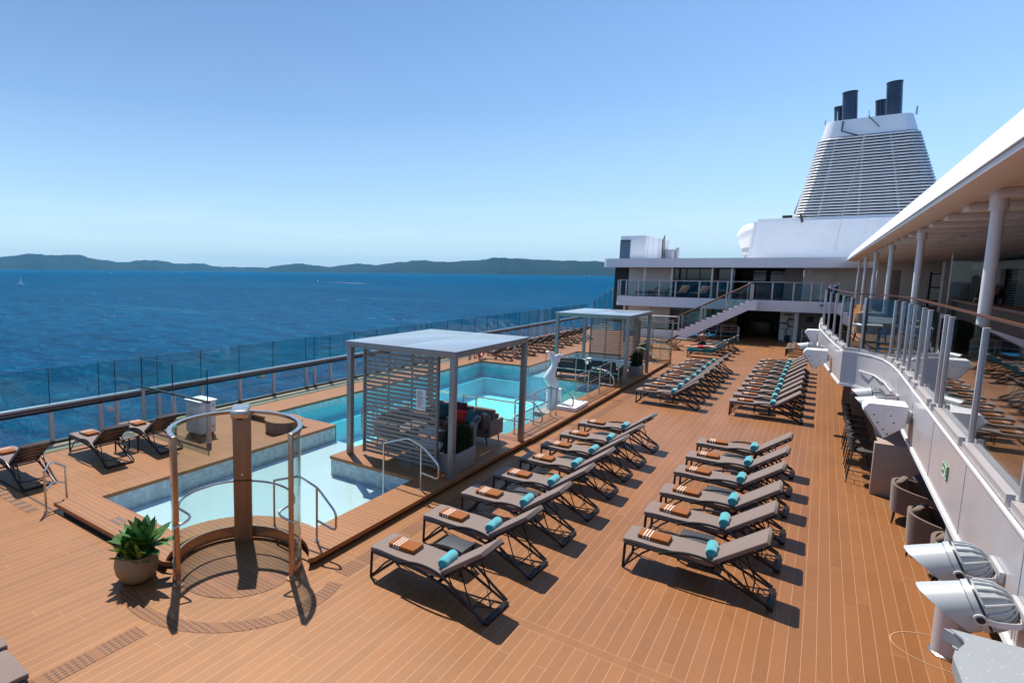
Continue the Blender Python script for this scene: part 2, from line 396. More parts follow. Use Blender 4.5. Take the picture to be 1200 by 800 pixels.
def speck_mat():
    t = NT('speckled_stone'); co = t.coords('Object'); v = t.n('TexVoronoi'); v.inputs['Scale'].default_value = 90; t.l(co, v.inputs['Vector'])
    w = t.n('TexWhiteNoise', noise_dimensions='3D'); t.l(v.outputs['Position'], w.inputs['Vector'])
    m = t.math('MULTIPLY', t.math('LESS_THAN', v.outputs['Distance'], .22), t.math('GREATER_THAN', w.outputs[0], .72))
    c = t.mix(t.noise(2.5, 4, .6, co), (.27,.29,.31), (.33,.35,.37)); c = t.mix(t.math('MULTIPLY', m, .6), c, (.55,.57,.60)); t.pbr(c, .35, 0, .4); return t.m
M['speck'] = speck_mat()
def pattern_mat():
    t = NT('patterned_fabric'); co = t.coords('Object', (26,26,26)); n = t.noise(1, 2, .5, co)
    c = t.mix(t.ramp(n, [(.46,(0,0,0)),(.5,(1,1,1))]), (.03,.04,.05), (.30,.31,.33)); t.pbr(c, .85, 0, .2); return t.m
M['pattern'] = pattern_mat()

# ------------------------------------------------------------------ the sea, the hills, the air
EYE = Vector((0,0,4.6)); SEA = -22.0
mb = MB(); mb.rect(-15500, 6000, -4000, 15500, SEA); struct(mb, 'sea', M['sea'], 'deep blue sea')

HFAR = [(-.975,.22,1.25,9.5),(-.9407,.3392,1.191,13.0),(-.9253,.3792,1.161,16.8),(-.9166,.3997,1.147,15.5),(-.9024,.431,1.126,16.3),(-.8892,.4575,1.11,11),(-.8719,.4898,1.092,8),(-.8593,.5115,1.081,10.5),(-.846,.5332,1.071,10.5),(-.8281,.5606,1.059,7),(-.809,.5879,1.048,7.5),(-.7927,.6096,1.041,4),(-.7623,.6472,1.029,3.6),(-.7045,.7097,1.015,3)]
HNEAR = [(-.755,.655,1.025,2.6),(-.7045,.7097,1.015,8.2),(-.6677,.7445,1.01,5),(-.6289,.7775,1.007,9),(-.6059,.7955,1.007,7.5),(-.5706,.8212,1.009,11.3),(-.5465,.8375,1.011,13.5),(-.5097,.8603,1.015,11.7),(-.46,.8879,1.024,14.2),(-.4349,.9005,1.03,17.4),(-.4097,.9122,1.037,16.5),(-.3472,.9378,1.057,15),(-.2979,.9546,1.076,14.3),(-.2378,.9713,1.104,11.5),(-.15,.99,1.15,6)]
def hills(name, tab, D0, D1, label, seed, rowdepth):
    rnd = random.Random(seed); mb = MB(); N = 150; K = 9; rows = []
    ph = [rnd.uniform(0, 6.28) for _ in range(12)]
    for i in range(N+1):
        s = i/N*(len(tab)-1); j = min(int(s), len(tab)-2); f = s-j; f2 = f*f*(3-2*f)
        a, b = tab[j], tab[j+1]; dx, dy = a[0]*(1-f)+b[0]*f, a[1]*(1-f)+b[1]*f; n = a[2]*(1-f)+b[2]*f; px = a[3]*(1-f2)+b[3]*f2
        l = math.hypot(dx, dy); D = D0+(D1-D0)*i/N
        px += .28*math.sin(i*.9+ph[0])+.22*math.sin(i*2.3+ph[1])+rnd.uniform(-.14,.14)
        edge = min(1, i/4, (N-i)/4); top = 4.6+px/(680.5*n)*D*1.0
        row = []
        for k in range(K+1):
            q = k/K; prof = (0 if k == 0 else (q/.55)**.75 if q < .55 else max(0, 1-((q-.55)/.45)**1.6))
            z = SEA-2+(top-SEA+2)*min(1, prof)*(.15+.85*edge)
            if 0 < k < K and abs(q-.55) > .06: z += (top-SEA)*.10*math.sin(i*.37+k*1.9+ph[k])*(.6+.4*math.sin(i*.11+k))
            d = D-rowdepth*.55+rowdepth*q+90*math.sin(i*.21+k*.4+ph[3])
            row.append(mb.bm.verts.new((dx/l*d, dy/l*d, max(z, SEA-3))))
        rows.append(row)
    for i in range(N):
        for k in range(K): mb.bm.faces.new((rows[i][k], rows[i+1][k], rows[i+1][k+1], rows[i][k+1]))
    return struct(mb, name, M['hill'], label, 60)
hills('hills', HFAR, 12500, 13200, 'distant blue hills along the left horizon', 3, 1500)
hills('island_hill', HNEAR, 11500, 7200, 'long low dark green wooded island', 5, 1300)

hz = NT('sea_haze'); hz.t.nodes.remove(hz.out); hz.out = hz.n('OutputMaterial')
pv = hz.n('VolumePrincipled'); pv.inputs['Color'].default_value = (.13,.52,.92,1); pv.inputs['Density'].default_value = 3.0e-5; pv.inputs['Anisotropy'].default_value = .25
hz.l(pv.outputs[0], hz.out.inputs['Volume'])
mb = MB(); mb.box(-15800, 6300, -4300, 15800, SEA-6, 460)
HAZE = mb.build('haze', hz.m, smooth=0); tag(HAZE, 'thin pale summer haze over the sea', 'haze', kind='stuff')

# boats far out on the water
def boat(name, label, loc, rz, L, sail=False, group=None):
    t = thing(name, label, 'boat', loc, rz, group); mb = MB()
    w = L*.16
    pr = [(-L/2,-w*.8),(L*.15,-w),(L/2,0),(L*.15,w),(-L/2,w*.8)]
    b = [mb.bm.verts.new((x*.9,y*.7,-.3)) for x,y in pr]; u = [mb.bm.verts.new((x,y,L*.09)) for x,y in pr]
    mb.bm.faces.new(b[::-1]); mb.bm.faces.new(u)
    for i in range(5): mb.bm.faces.new((b[i], b[(i+1) % 5], u[(i+1) % 5], u[i]))
    mb.build('hull', M['white'], t)
    mb = MB(); mb.box(-L*.22, L*.12, -w*.55, w*.55, L*.09, L*.17, bev=L*.015); mb.build('cabin', M['white'], t)
    if sail:
        mb = MB(); mb.tube([(L*.06,0,L*.09),(L*.06,0,L*1.25)], L*.012, 6); mb.tube([(L*.06,0,L*.2),(-L*.38,0,L*.2)], L*.01, 6); mb.build('mast', M['greywhite'], t)
        mb = MB(); mb.prism_xz([(L*.045,L*.22),(L*.045,L*1.2),(-L*.1,L*.7),(-L*.36,L*.22)], -.03, .03); mb.build('sail', M['whitecloth'], t)
    return t
boat('sailing_boat', 'small white sailing boat alone on open water at far left', (-1056,411,SEA), .6, 11, True)
boat('motor_boat', 'white motor boat trailing a long wake off the wooded island', (-1010,1085,SEA), 2.4, 9)
boat('sailing_boat', 'tiny white sailing boat close under the distant left hills', (-3909,2668,SEA), .3, 16, True)
boat('sailing_boat', 'tiny white sailing boat near the right end of wooded island', (-1830,5900,SEA), 1.2, 20, True)
boat('motor_boat', 'tiny white motor boat farthest left under the distant hills', (-3654,1964,SEA), 1.2, 18)
t = NT('foam_wake'); co = t.coords('Object'); n = t.noise(.3, 4, .6, co); t.pbr((.62,.68,.70), .7)
mb = MB(); mb.face([(-1005,1078,SEA+.15),(-830,1010,SEA+.15),(-760,985,SEA+.15),(-830,1017,SEA+.15)])
tag(mb.build('boat_wake', t.m), 'thin white foam wake behind the motor boat', 'wake', kind='stuff')

# ------------------------------------------------------------------ the deck
X0 = -15.75
mb = MB()
mb.rect(-6.4, 9, -6, 49.9, 0, 0); mb.rect(X0, -6.4, -6, 4.72, 0, 0); mb.rect(-11.2, -6.4, 34.1, 49.9, 0, 0)
mb.rect(X0, -13.85, 4.72, 49.9, 0, 1); mb.rect(-13.85, -11.2, 4.72, 11.75, 0, 1); mb.rect(-13.85, -11.2, 27.2, 49.9, 0, 1)
mb.rect(-6.4, 9, 49.9, 58, 0, 0)
struct(mb, 'deck', [M['deck_y'], M['deck_x']], 'teak pool deck', 0)
mb = MB(); mb.box(-16.2, 9.5, -7, 60, -3.0, -2.6); mb.strip([(-16.0,-7),(-16.0,60)], -22.5, -.02); struct(mb, 'hull', M['hullwhite'], 'white ship side under the deck')
mb = MB(); mb.rect(X0, -15.1, 4.72, 49, .004); struct(mb, 'gutter', M['gutter'], 'tan gutter strip along the sea railing', 0)
mb = MB()
for (a,b,c,d) in ((-6.68,-6.42,-4,3.72),(-5.60,-5.34,6.4,33.0)): mb.rect(a,b,c,d,.004)
CX, CY, CR = -6.90, 5.59, .973
ring = arc(CX, CY, 1.52, -115, 20, 14); ring2 = arc(CX, CY, 1.74, -115, 20, 14)
for i in range(14): mb.face([ring[i]+(.004,), ring2[i]+(.004,), ring2[i+1]+(.004,), ring[i+1]+(.004,)])
struct(mb, 'drain', M['grate'], 'perforated drain strip in the deck', 0)
mb = MB(); mb.rect(-13.6, -11.5, 4.35, 4.56, .004); struct(mb, 'antislip_strip', M['strip'], 'ribbed strip along the step', 0)
mb = MB(); mb.rect(X0, -11.35, 4.69, 4.735, .005); mb.rect(-11.32, -7.8, 4.40, 4.408, .004, 1); struct(mb, 'deck_joint', [M['recess'], M['gutter']], 'dark joint in the deck', 0)
# oval and round margins let into the boards
mb = MB()
for (cx, cy, rx, ry) in ((1.55,9.6,.52,.42),):
    for i in range(40):
        a, b = 2*PI*i/40, 2*PI*(i+1)/40
        mb.face([(cx+rx*math.cos(a),cy+ry*math.sin(a),.005),(cx+rx*math.cos(b),cy+ry*math.sin(b),.005),(cx+(rx-.012)*math.cos(b),cy+(ry-.012)*math.sin(b),.005),(cx+(rx-.012)*math.cos(a),cy+(ry-.012)*math.sin(a),.005)])
line_m = mk('caulk', LINE, .7)
struct(mb, 'deck_caulk', line_m, 'pale caulk ring in the deck', 0)

# ------------------------------------------------------------------ raised pool surround
MY = lambda y: 38.94-y           # the pool area is symmetric about y = 19.47
ZT, ZB = .16, .085
def mirror(poly): return [(x, MY(y)) for x, y in poly][::-1]
front = [(-11.3,4.73),(-7.65,4.73),(-7.52,4.82)]+arc(CX,CY,1.1,228,33,30)+[(-5.93,6.3),(-5.93,10.2),(-6.65,10.2),(-6.65,7.07)]+arc(CX,CY,1.5,80,187,16)+[(-8.45,5.45),(-10.9,5.45),(-11.3,5.45)]
polys = [front, mirror(front)]
rects = [(-11.3,-10.87,5.45,11.75),(-13.9,-10.87,11.75,12.45),(-13.9,-13.4,12.45,26.49),(-13.9,-10.87,26.49,27.19),(-11.3,-10.87,27.19,33.49),
         (-9.1,-5.93,10.2,14.75),(-6.62,-5.9,14.75,24.19),(-9.1,-5.9,24.19,28.74)]
mb = MB(); mbb = MB()
def slabpoly(poly):
    mb.prism(poly, ZB, ZT)
for p in polys: slabpoly(p)
for x0,x1,y0,y1 in rects: slabpoly([(x0,y0),(x1,y0),(x1,y1),(x0,y1)])
mb.bm.faces.ensure_lookup_table(); bmesh.ops.recalc_face_normals(mb.bm, faces=mb.bm.faces)
for f in mb.bm.faces:
    if abs(f.normal.z) < .5: f.material_index = 1
struct(mb, 'pool_surround', [M['coam'], M['coam_edge']], 'raised teak surround of the pools', 0)
# dark body under the overhang + tiled pool walls, all vertical sheets
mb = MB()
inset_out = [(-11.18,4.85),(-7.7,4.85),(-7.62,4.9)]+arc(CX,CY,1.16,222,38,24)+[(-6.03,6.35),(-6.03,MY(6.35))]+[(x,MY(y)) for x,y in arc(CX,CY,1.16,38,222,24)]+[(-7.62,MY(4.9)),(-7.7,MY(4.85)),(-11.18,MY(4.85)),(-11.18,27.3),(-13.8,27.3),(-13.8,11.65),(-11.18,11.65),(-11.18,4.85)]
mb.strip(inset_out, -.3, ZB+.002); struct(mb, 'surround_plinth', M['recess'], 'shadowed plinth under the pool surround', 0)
mb = MB()
P1 = [(-8.45,5.47),(-10.88,5.47),(-10.88,12.43)]
P1b = [(-6.67,10.22),(-6.67,7.07)]+arc(CX,CY,1.52,80,187,16)+[(-8.45,5.47)]
P1c = [(-9.08,12.43),(-9.08,10.22),(-6.67,10.22)]
for s in (0,1):
    f = (lambda p: [(x,MY(y)) for x,y in p]) if s else (lambda p: p)
    for p in (P1, P1b, P1c): mb.strip(f(p), -.42, ZB+.001)
mb.strip([(-10.88,12.47),(-13.38,12.47),(-13.38,26.47),(-10.88,26.47)], -.14, ZB+.001)
mb.strip([(-9.08,12.43),(-9.08,14.73),(-6.64,14.73),(-6.64,24.21),(-9.08,24.21),(-9.08,26.5)], -.14, ZB+.001)
struct(mb, 'pool_tiles', M['tile_wall'], 'grey tiled pool edge', 0)
mb = MB()
mb.strip([(-10.88,12.47),(-13.38,12.47),(-13.38,26.47),(-10.88,26.47)], -1.45, -.141)
mb.strip([(-9.08,12.43),(-9.08,14.73),(-6.64,14.73),(-6.64,24.21),(-9.08,24.21),(-9.08,26.5)], -1.45, -.141)
mb.strip([(-10.88,12.45),(-9.06,12.45)], -1.45, -.316); mb.strip([(-10.88,26.49),(-9.06,26.49)], -1.45, -.316)
mb.box(-13.379, -12.95, 12.471, 26.469, -1.399, -.62)      # bench along the sea side
mb.box(-12.95, -10.9, 26.05, 26.469, -1.399, -.62)
struct(mb, 'pool_basin', M['tile_side'], 'blue tiled pool basin', 0)
mb = MB(); mb.rect(-13.39,-6.63,12.44,26.5,-1.4); struct(mb, 'pool_floor', M['tile_deep'], 'aqua tiled floor of the main pool', 0)
mb = MB(); mb.rect(-10.9,-6.6,5.4,12.451,-.315); mb.rect(-10.9,-6.6,26.489,33.5,-.315); struct(mb, 'paddling_pool_floor', M['tile_floor'], 'white floor of the shallow pools', 0)
mb = MB(); mb.box(-7.75,-6.645,14.74,24.2,-1.39,-.16); struct(mb, 'pool_shelf', M['mosaic'], 'mosaic shelf along the main pool', 0)
mb = MB(); mb.rect(-10.9,-6.6,5.4,12.44,-.09); mb.rect(-10.9,-6.6,26.5,33.5,-.09); struct(mb, 'paddling_pool_water', M['water_shallow'], 'clear shallow pool water', 0)
mb = MB(); mb.rect(-13.39,-6.63,12.44,26.5,-.09); struct(mb, 'pool_water', M['water_deep'], 'turquoise water of the main pool', 0)
# depth mark on the coaming: two short grey lines of lettering
t = thing('depth_marking', 'small grey stencilled depth marking on the near pool coaming', 'marking', (0,0,0))
for r in range(2):
    x = -9.72; mb = MB()
    for k in range(6):
        w = random.uniform(.04,.075)
        mb.box(x, x+w*.75, 4.98+r*.11, 5.05+r*.11, ZT+.0005, ZT+.003); x += w+.012
    mb.build('text_line', M['ink'], t, 0)

# ------------------------------------------------------------------ shower enclosure (two, mirrored)
def shower(sy, label):
    """horseshoe of curved glass, opening towards the deck"""
    t = thing('shower_enclosure', label, 'shower', (CX, CY if sy > 0 else MY(CY), 0), 0, 'curved glass showers at the pool corners')
    def A(a, r, z): return (r*math.cos(R(a)), sy*r*math.sin(R(a)), z)
    a0, a1 = 14.5, 256.5; N = 40
    angs = [a0+(a1-a0)*i/N for i in range(N+1)]
    def band(z0, z1, r0, r1, lo=a0, hi=a1):
        m = MB(); n = 36; q = [[m.bm.verts.new(A(lo+(hi-lo)*i/n, r, z)) for r, z in ((r0,z0),(r1,z0),(r1,z1),(r0,z1))] for i in range(n+1)]
        for i in range(n):
            for k in range(4): m.bm.faces.new((q[i][k], q[i][(k+1) % 4], q[i+1][(k+1) % 4], q[i+1][k]))
        m.bm.faces.new(q[0]); m.bm.faces.new(q[-1][::-1]); return m
    band(.22, 2.20, CR-.006, CR+.006).build('glass_screen', M['glass_shower'], t)
    band(2.20, 2.25, CR-.035, CR+.035).build('top_rail', M['steel'], t)
    band(.02, .22, CR-.03, CR+.012).build('kick_plate', M['steel_warm'], t)
    for a in (a0-1.2, a1+1.2):
        p = A(a, CR, 0); m = MB()
        m.obox((p[0],p[1],1.125), (.075,.042,2.25), (0,0,sy*R(a)), bev=.008); m.lathe([(0,0),(.075,0),(.075,.025),(0,.03)], (p[0],p[1],0), 16); m.build('post', M['steel_warm'], t)
    m = MB(); path = [A(a, CR-.10, 1.05) for a in angs[3:-3]]
    for s_, a in ((0,a0),(1,a1)):
        d = -1 if s_ == 0 else 1
        end = [A(a+(-1.5*d*-1 if False else 0), CR-.20, 1.03), A(a+d*4, CR-.16, .98), A(a+d*3, CR-.02, .93), A(a+d*2.2, CR+.05, .90)]
        path = (end[::-1]+path) if s_ == 0 else (path+end)
    m.tube(catmull(path, 2), .019, 8); m.build('handrail', M['steel'], t)
    c = A(135, CR-.09, 0); m = MB()
    m.obox((c[0],c[1],1.12), (.15,.30,2.24), (0,0,sy*R(135)), bev=.012); m.build('shower_column', mk('bronze_panel', (.34,.165,.075), .38, .25, var=.3, scale=5, stretch=(1,1,.06)), t)
    h = A(135, CR-.26, 0); m = MB(); m.obox((h[0],h[1],2.30), (.50,.27,.13), (0,0,sy*R(135)), bev=.01); hd = m.build('shower_head', M['steel'], t)
    h = A(135, CR-.42, 0); m = MB(); m.lathe([(0,2.20),(.05,2.20),(.06,2.235),(0,2.235)], (h[0],h[1],0), 20); m.build('nozzle', M['black'], hd)
    b = A(135, CR-.17, 1.18); m = MB(); m.obox(b, (.012,.05,.05), (0,0,sy*R(135)), bev=.005); m.build('push_button', M['steel'], t)
    b = A(135, CR-.166, 1.08); m = MB(); m.obox(b, (.008,.302,.02), (0,0,sy*R(135))); m.build('seam', M['black'], t)
    return t
shower(1, 'nearest curved glass shower enclosure with steel column, in front of the pale pool')
shower(-1, 'farther curved glass shower enclosure at far kerb corner beyond the second pergola')
mb = MB()
for s in (0,1): mb.face([(x,y,-.003) for x,y in arc(CX, CY if not s else MY(CY), 1.32, 0, 351, 39)])
struct(mb, 'shower_floor', M['deck_y'], 'teak floor of the shower corner', 0)
# the shower trays: a perforated round floor
mb = MB()
for s in (0,1):
    cy = CY if not s else MY(CY)
    mb.face([(x,y,.006) for x,y in arc(CX, cy, .94, 0, 351, 39)])
struct(mb, 'shower_tray', M['grate'], 'perforated round shower floor', 0)

# ------------------------------------------------------------------ potted succulents
def leaf(m, base, az, tilt, L, W, curl, mi=0):
    n = 6; rows = []
    for i in range(n+1):
        q = i/n; w = W*(math.sin(PI*min(1, q*.93+.07))**.75)*(1 if q < .55 else 1-.25*(q-.55)); el = tilt-curl*q*q
        if i == 0: p = Vector(base)
        else: p = p+Vector((math.cos(az)*math.cos(el), math.sin(az)*math.cos(el), math.sin(el)))*L/n
        sd = Vector((-math.sin(az), math.cos(az), 0)); up = Vector((-math.cos(az)*math.sin(el), -math.sin(az)*math.sin(el), math.cos(el)))
        rows.append([m.bm.verts.new(p+sd*w/2+up*w*.16), m.bm.verts.new(p-up*.006), m.bm.verts.new(p-sd*w/2+up*w*.16)])
    for i in range(n):
        for k in range(2): m.bm.faces.new((rows[i][k], rows[i][k+1], rows[i+1][k+1], rows[i+1][k]))
def potted(loc, label, seed, s=1):
    rnd = random.Random(seed); t = thing('potted_plant', label, 'potted plant', loc, 0, 'potted succulents on the deck')
    m = MB(); m.lathe([(.001,0),(.15,0),(.23,.05),(.295,.15),(.315,.26),(.30,.37),(.272,.43),(.252,.43),(.268,.37),(.001,.36)], (0,0,0), 40); m.build('pot', M['pot'], t, 50)
    m = MB()
    for k in range(46):
        a, r = rnd.uniform(0, 2*PI), .225*math.sqrt(rnd.random()); g = rnd.uniform(.022,.042)
        m.lathe([(0,-g*.7),(g*.8,-g*.4),(g,0),(g*.75,g*.45),(0,g*.7)], (r*math.cos(a),r*math.sin(a),.385), 8)
    m.build('pebbles', M['pebble'], t, 60)
    for j, (x, y, h, L, W, cnt, mats) in enumerate([(.07,.08,.48,.50,.185,30,'leaf'),(-.13,-.02,.43,.36,.14,20,'leaf'),(.02,-.16,.41,.26,.095,14,'leaf_y'),(.18,-.06,.41,.28,.09,12,'leaf_y')]):
        m = MB()
        for k in range(cnt):
            q = k/cnt; az = k*2.39996+rnd.uniform(-.2,.2); leaf(m, (x+.03*math.cos(az), y+.03*math.sin(az), h+.10*q-.04), az, R(15+70*q+rnd.uniform(-6,6)), L*(1.05-.25*q)*rnd.uniform(.88,1.1), W*rnd.uniform(.85,1.1), rnd.uniform(-.3,.5))
        m.build('rosette', M[mats], t, 60)
    return t
potted((-7.74,4.36,0), 'green succulent in round tan pot on deck beside nearest shower', 1)
potted((-7.55,MY(4.55),0), 'small green succulent in round pale pot beside the farther shower', 2)

# ------------------------------------------------------------------ stainless handrails
def rail(name, label, path, posts, loc=(0,0,0), extra=(), rad=.021, group='stainless pool handrails', cat='handrail', zbase=ZT, cables=None):
    t = thing(name, label, cat, loc, 0, group); L = Vector(loc)
    m = MB(); m.tube(fillet([Vector(p)-L for p in path], .09, 4), rad, 8); m.build('top_rail', M['steel'], t)
    for e in extra:
        m = MB(); m.tube(fillet([Vector(p)-L for p in e], .09, 4), rad*.9, 8); m.build('lower_rail', M['steel'], t)
    for p in posts:
        zb = p[3] if len(p) > 3 else zbase
        m = MB(); q = Vector(p[:3])-L; m.tube([(q.x,q.y,zb-L.z),(q.x,q.y,p[2]-L.z)], rad*.95, 8); m.lathe([(0,0),(.05,0),(.05,.012),(0,.014)], (q.x,q.y,zb-L.z), 14); m.build('post', M['steel'], t)
    if cables:
        m = MB()
        (a, b, n, z0, z1) = cables
        for k in range(n):
            z = z0+(z1-z0)*k/(n-1); m.tube([Vector((a[0],a[1],z))-L, Vector((b[0],b[1],z))-L], .006, 4)
        m.build('cables', M['steel'], t)
    return t
# step rail at the left end of the near coaming
rail('handrail', 'short bent steel handrail on deck step at left, by the lounger row', [(-11.32,4.60,.79),(-11.50,4.80,.91),(-11.46,5.06,.74)], [(-11.32,4.60,.79),(-11.48,5.06,.76)], (-11.4,4.8,0), [[(-11.32,4.60,.42),(-11.48,4.83,.50),(-11.48,5.06,.40)]], zbase=0)
# near shallow pool: rail with a U end
def u_rail(label, y, x_end, x_in, ym=None, zw=-.40):
    h = 1.02+ZT
    return rail('handrail', label, [(x_in,y,h-.22),(x_in+.62,y,h),(x_end-.40,y,h-.10),(x_end,y,h-.42),(x_end,y,h-.72),(x_end-.42,y,h-.66)], [(x_in,y,h-.23,zw),(x_end-.42,y,h-.10)], (x_end,y,ZT))
u_rail('steel U end handrail into pale pool, directly right of nearest shower', 6.72, -5.86, -7.3)
u_rail('steel U end handrail by the slatted screen of nearest pergola', 9.75, -5.78, -7.15)
u_rail('steel U end handrail by second pergola, far shallow pool end', MY(9.75), -5.78, -7.15)
u_rail('steel U end handrail beside farther shower', MY(6.72), -5.86, -7.3)
# fences with cables along the strip
def fence(label, y0, y1, gates):
    X = -6.45; h = 1.10
    n = max(2, round(abs(y1-y0)/1.3)); ys = [y0+(y1-y0)*k/n for k in range(n+1)]
    rail('cable_fence', label, [(X,y0,h),(X,y1,h)], [(X,y,h) for y in ys], (X,y0,ZT), [[(X,y0,.66),(X,y1,.66)]], group='cable fences along the pool strip', cat='fence', cables=((X,y0),(X,y1),7,.27,1.0))
fence('steel cable fence on strip between nearest pergola and white statue', 14.9, 17.6, 1)
fence('steel cable fence on strip between white statue and second pergola', 19.9, 24.1, 1)
for lab, y in (('steel loop handrail end by pool strip, just past nearest pergola', 15.25), ('steel loop handrail end by the white statue', 17.75), ('steel loop handrail end beyond statue, before second pergola', 22.2)):
    rail('handrail', lab, [(-6.62,y,1.10),(-6.05,y,1.04),(-5.80,y,.76),(-5.80,y,.50),(-6.30,y,.54)], [(-6.32,y,1.07)], (-6.3,y,ZT))
rail('handrail', 'straight steel handrail along pool edge behind nearest pergola sofa', [(-9.0,14.62,1.1),(-6.2,14.62,1.1)], [(-9.0,14.62,1.1),(-7.9,14.62,1.1),(-7.5,14.62,1.1),(-6.2,14.62,1.1)], (-7.6,14.62,ZT), [[(-9.0,14.62,.6),(-6.2,14.62,.6)]])
rail('handrail', 'straight steel handrail along pool edge before second pergola sofa', [(-9.0,24.3,1.1),(-6.2,24.3,1.1)], [(-9.0,24.3,1.1),(-7.9,24.3,1.1),(-7.5,24.3,1.1),(-6.2,24.3,1.1)], (-7.6,24.3,ZT), [[(-9.0,24.3,.6),(-6.2,24.3,.6)]])
def ladder(label, x, y, sy):
    t = thing('pool_ladder', label, 'pool ladder', (x,y,ZT), 0, 'arched pool ladders'); 
    for dx in (0,.5):
        m = MB(); m.tube(catmull([(dx,-.05*sy,-.02),(dx,-.05*sy,.55),(dx,.05*sy,.80),(dx,.25*sy,.84),(dx,.42*sy,.68),(dx,.46*sy,.3),(dx,.46*sy,-1.0)], 5), .021, 8); m.build('rail', M['steel'], t)
    for z in (-.3,-.6,-.9):
        m = MB(); m.box(0,.5,.42*sy-.03,.42*sy+.05,z-.015,z+.015); m.build('tread', M['steel'], t)
    return t
ladder('arched steel pool ladder at left corner of nearest pergola', -9.75, 12.3, 1)
ladder('arched steel pool ladder at far pool corner behind statue', -9.9, 26.6, -1)

# ------------------------------------------------------------------ pergolas
def pergola(sy, label, group='grey slatted pergolas on the pool deck'):
    y = lambda v: v if sy > 0 else MY(v)
    cx, cy = -7.45, y(12.5); t = thing('pergola', label, 'pergola', (cx,cy,ZT), 0, group)
    bx = lambda m, x0,x1,y0,y1,z0,z1,b=.006: m.box(x0-cx,x1-cx,min(y(y0),y(y1))-cy,max(y(y0),y(y1))-cy,z0-ZT,z1-ZT,b)
    for px in (-8.93,-6.09):
        for py in (10.62,14.30):
            m = MB(); bx(m, px,px+.13,py-.0,py+.13,ZT+.001,2.80); m.build('post', M['perg'], t)
    for a in ((-8.94,-5.95,10.61,10.76),(-8.94,-5.95,14.29,14.44)):
        m = MB(); bx(m, *a, 2.80, 2.92); m.build('beam', M['perg'], t)
    for a in ((-8.94,-8.79,10.762,14.288),(-6.10,-5.95,10.762,14.288)):
        m = MB(); bx(m, *a, 2.80, 2.92); m.build('beam', M['perg'], t)
    m = MB()
    for a in ((-8.96,-7.45,10.59,14.46),(-7.435,-5.93,10.59,14.46)): bx(m, *a, 2.922, 2.945, .004)
    m.build('roof_panel', M['panelroof'], t)
    m = MB(); n = 26; z0, z1 = .26, 2.76
    for k in range(n):
        z = z0+(z1-z0)*k/(n-1); bx(m, -8.50,-6.52,10.805,10.83,z,z+.066,.004)
    for x in (-8.56,-7.85,-7.2,-6.52):
        w = .06 if x in (-8.56,-6.52) else .03
        bx(m, x,x+w,10.832,10.862,z0-.02,z1+.10,.003)
    for x in (-8.56,-6.52): bx(m, x, x+.05, 10.79, 10.8315, z0-.02, z1+.10, .003)
    m.build('slat_screen', M['slat'], t)
    return t
pergola(1, 'nearest grey pergola with slatted screen and frosted roof on the pool platform')
pergola(-1, 'farther grey pergola with slatted screen beyond the white statue')
def notice(label, x, y, sy, z=1.76):
    t = thing('notice_sign', label, 'sign', (x,y,z), 0, 'notices on pergola screens'); m = MB(); m.box(-.13,.13,-.006,.006,-.24,.24,.003); m.build('panel', M['paper'], t)
    m = MB()
    for k in range(17):
        w = random.uniform(.10,.2) if k not in (0,) else .12
        m.box(-.10,-.10+w,-.0085,-.0065,.19-k*.023-.004,.19-k*.023+.004)
    m.build('printed_text', M['ink'], t, 0)
notice('white printed notice hung on the slatted screen of nearest pergola', -6.90, 10.79, 1)
notice('white printed notice on far pergola screen', -6.95, MY(10.79), -1)

# soft furniture -----------------------------------------------------
def pillow(name, label, mat, loc, rot, s=(.45,.45,.16), group='cushions on the pergola sofas', cat='cushion'):
    m = MB(); n = 8; top = []; bot = []
    for j in range(n+1):
        for i in range(n+1):
            u, v = i/n*2-1, j/n*2-1
            k = (1-u**4)*(1-v**4); pin = 1-.07*(u*u*v*v)*0-.06*(abs(u)*(1-abs(v))*0+abs(u*v))
            ex = 1-.05*(1-v*v)*(abs(u) > .99)-.0; ey = 1-.05*(1-u*u)*(abs(v) > .99)
            top.append(m.bm.verts.new((u*s[0]/2*ex*1.0, v*s[1]/2*ey, s[2]/2*k**.6 if k > 0 else 0)))
            bot.append(m.bm.verts.new((u*s[0]/2*ex*1.0, v*s[1]/2*ey, -s[2]/2*k**.6 if k > 0 else 0)))
    for j in range(n):
        for i in range(n):
            a = j*(n+1)+i; m.bm.faces.new((top[a],top[a+1],top[a+n+2],top[a+n+1])); m.bm.faces.new((bot[a],bot[a+n+1],bot[a+n+2],bot[a+1]))
    bmesh.ops.remove_doubles(m.bm, verts=m.bm.verts, dist=.0005)
    o = m.build(name, M[mat], None, 80); o.location = loc; o.rotation_euler = rot; tag(o, label, cat, group); return o
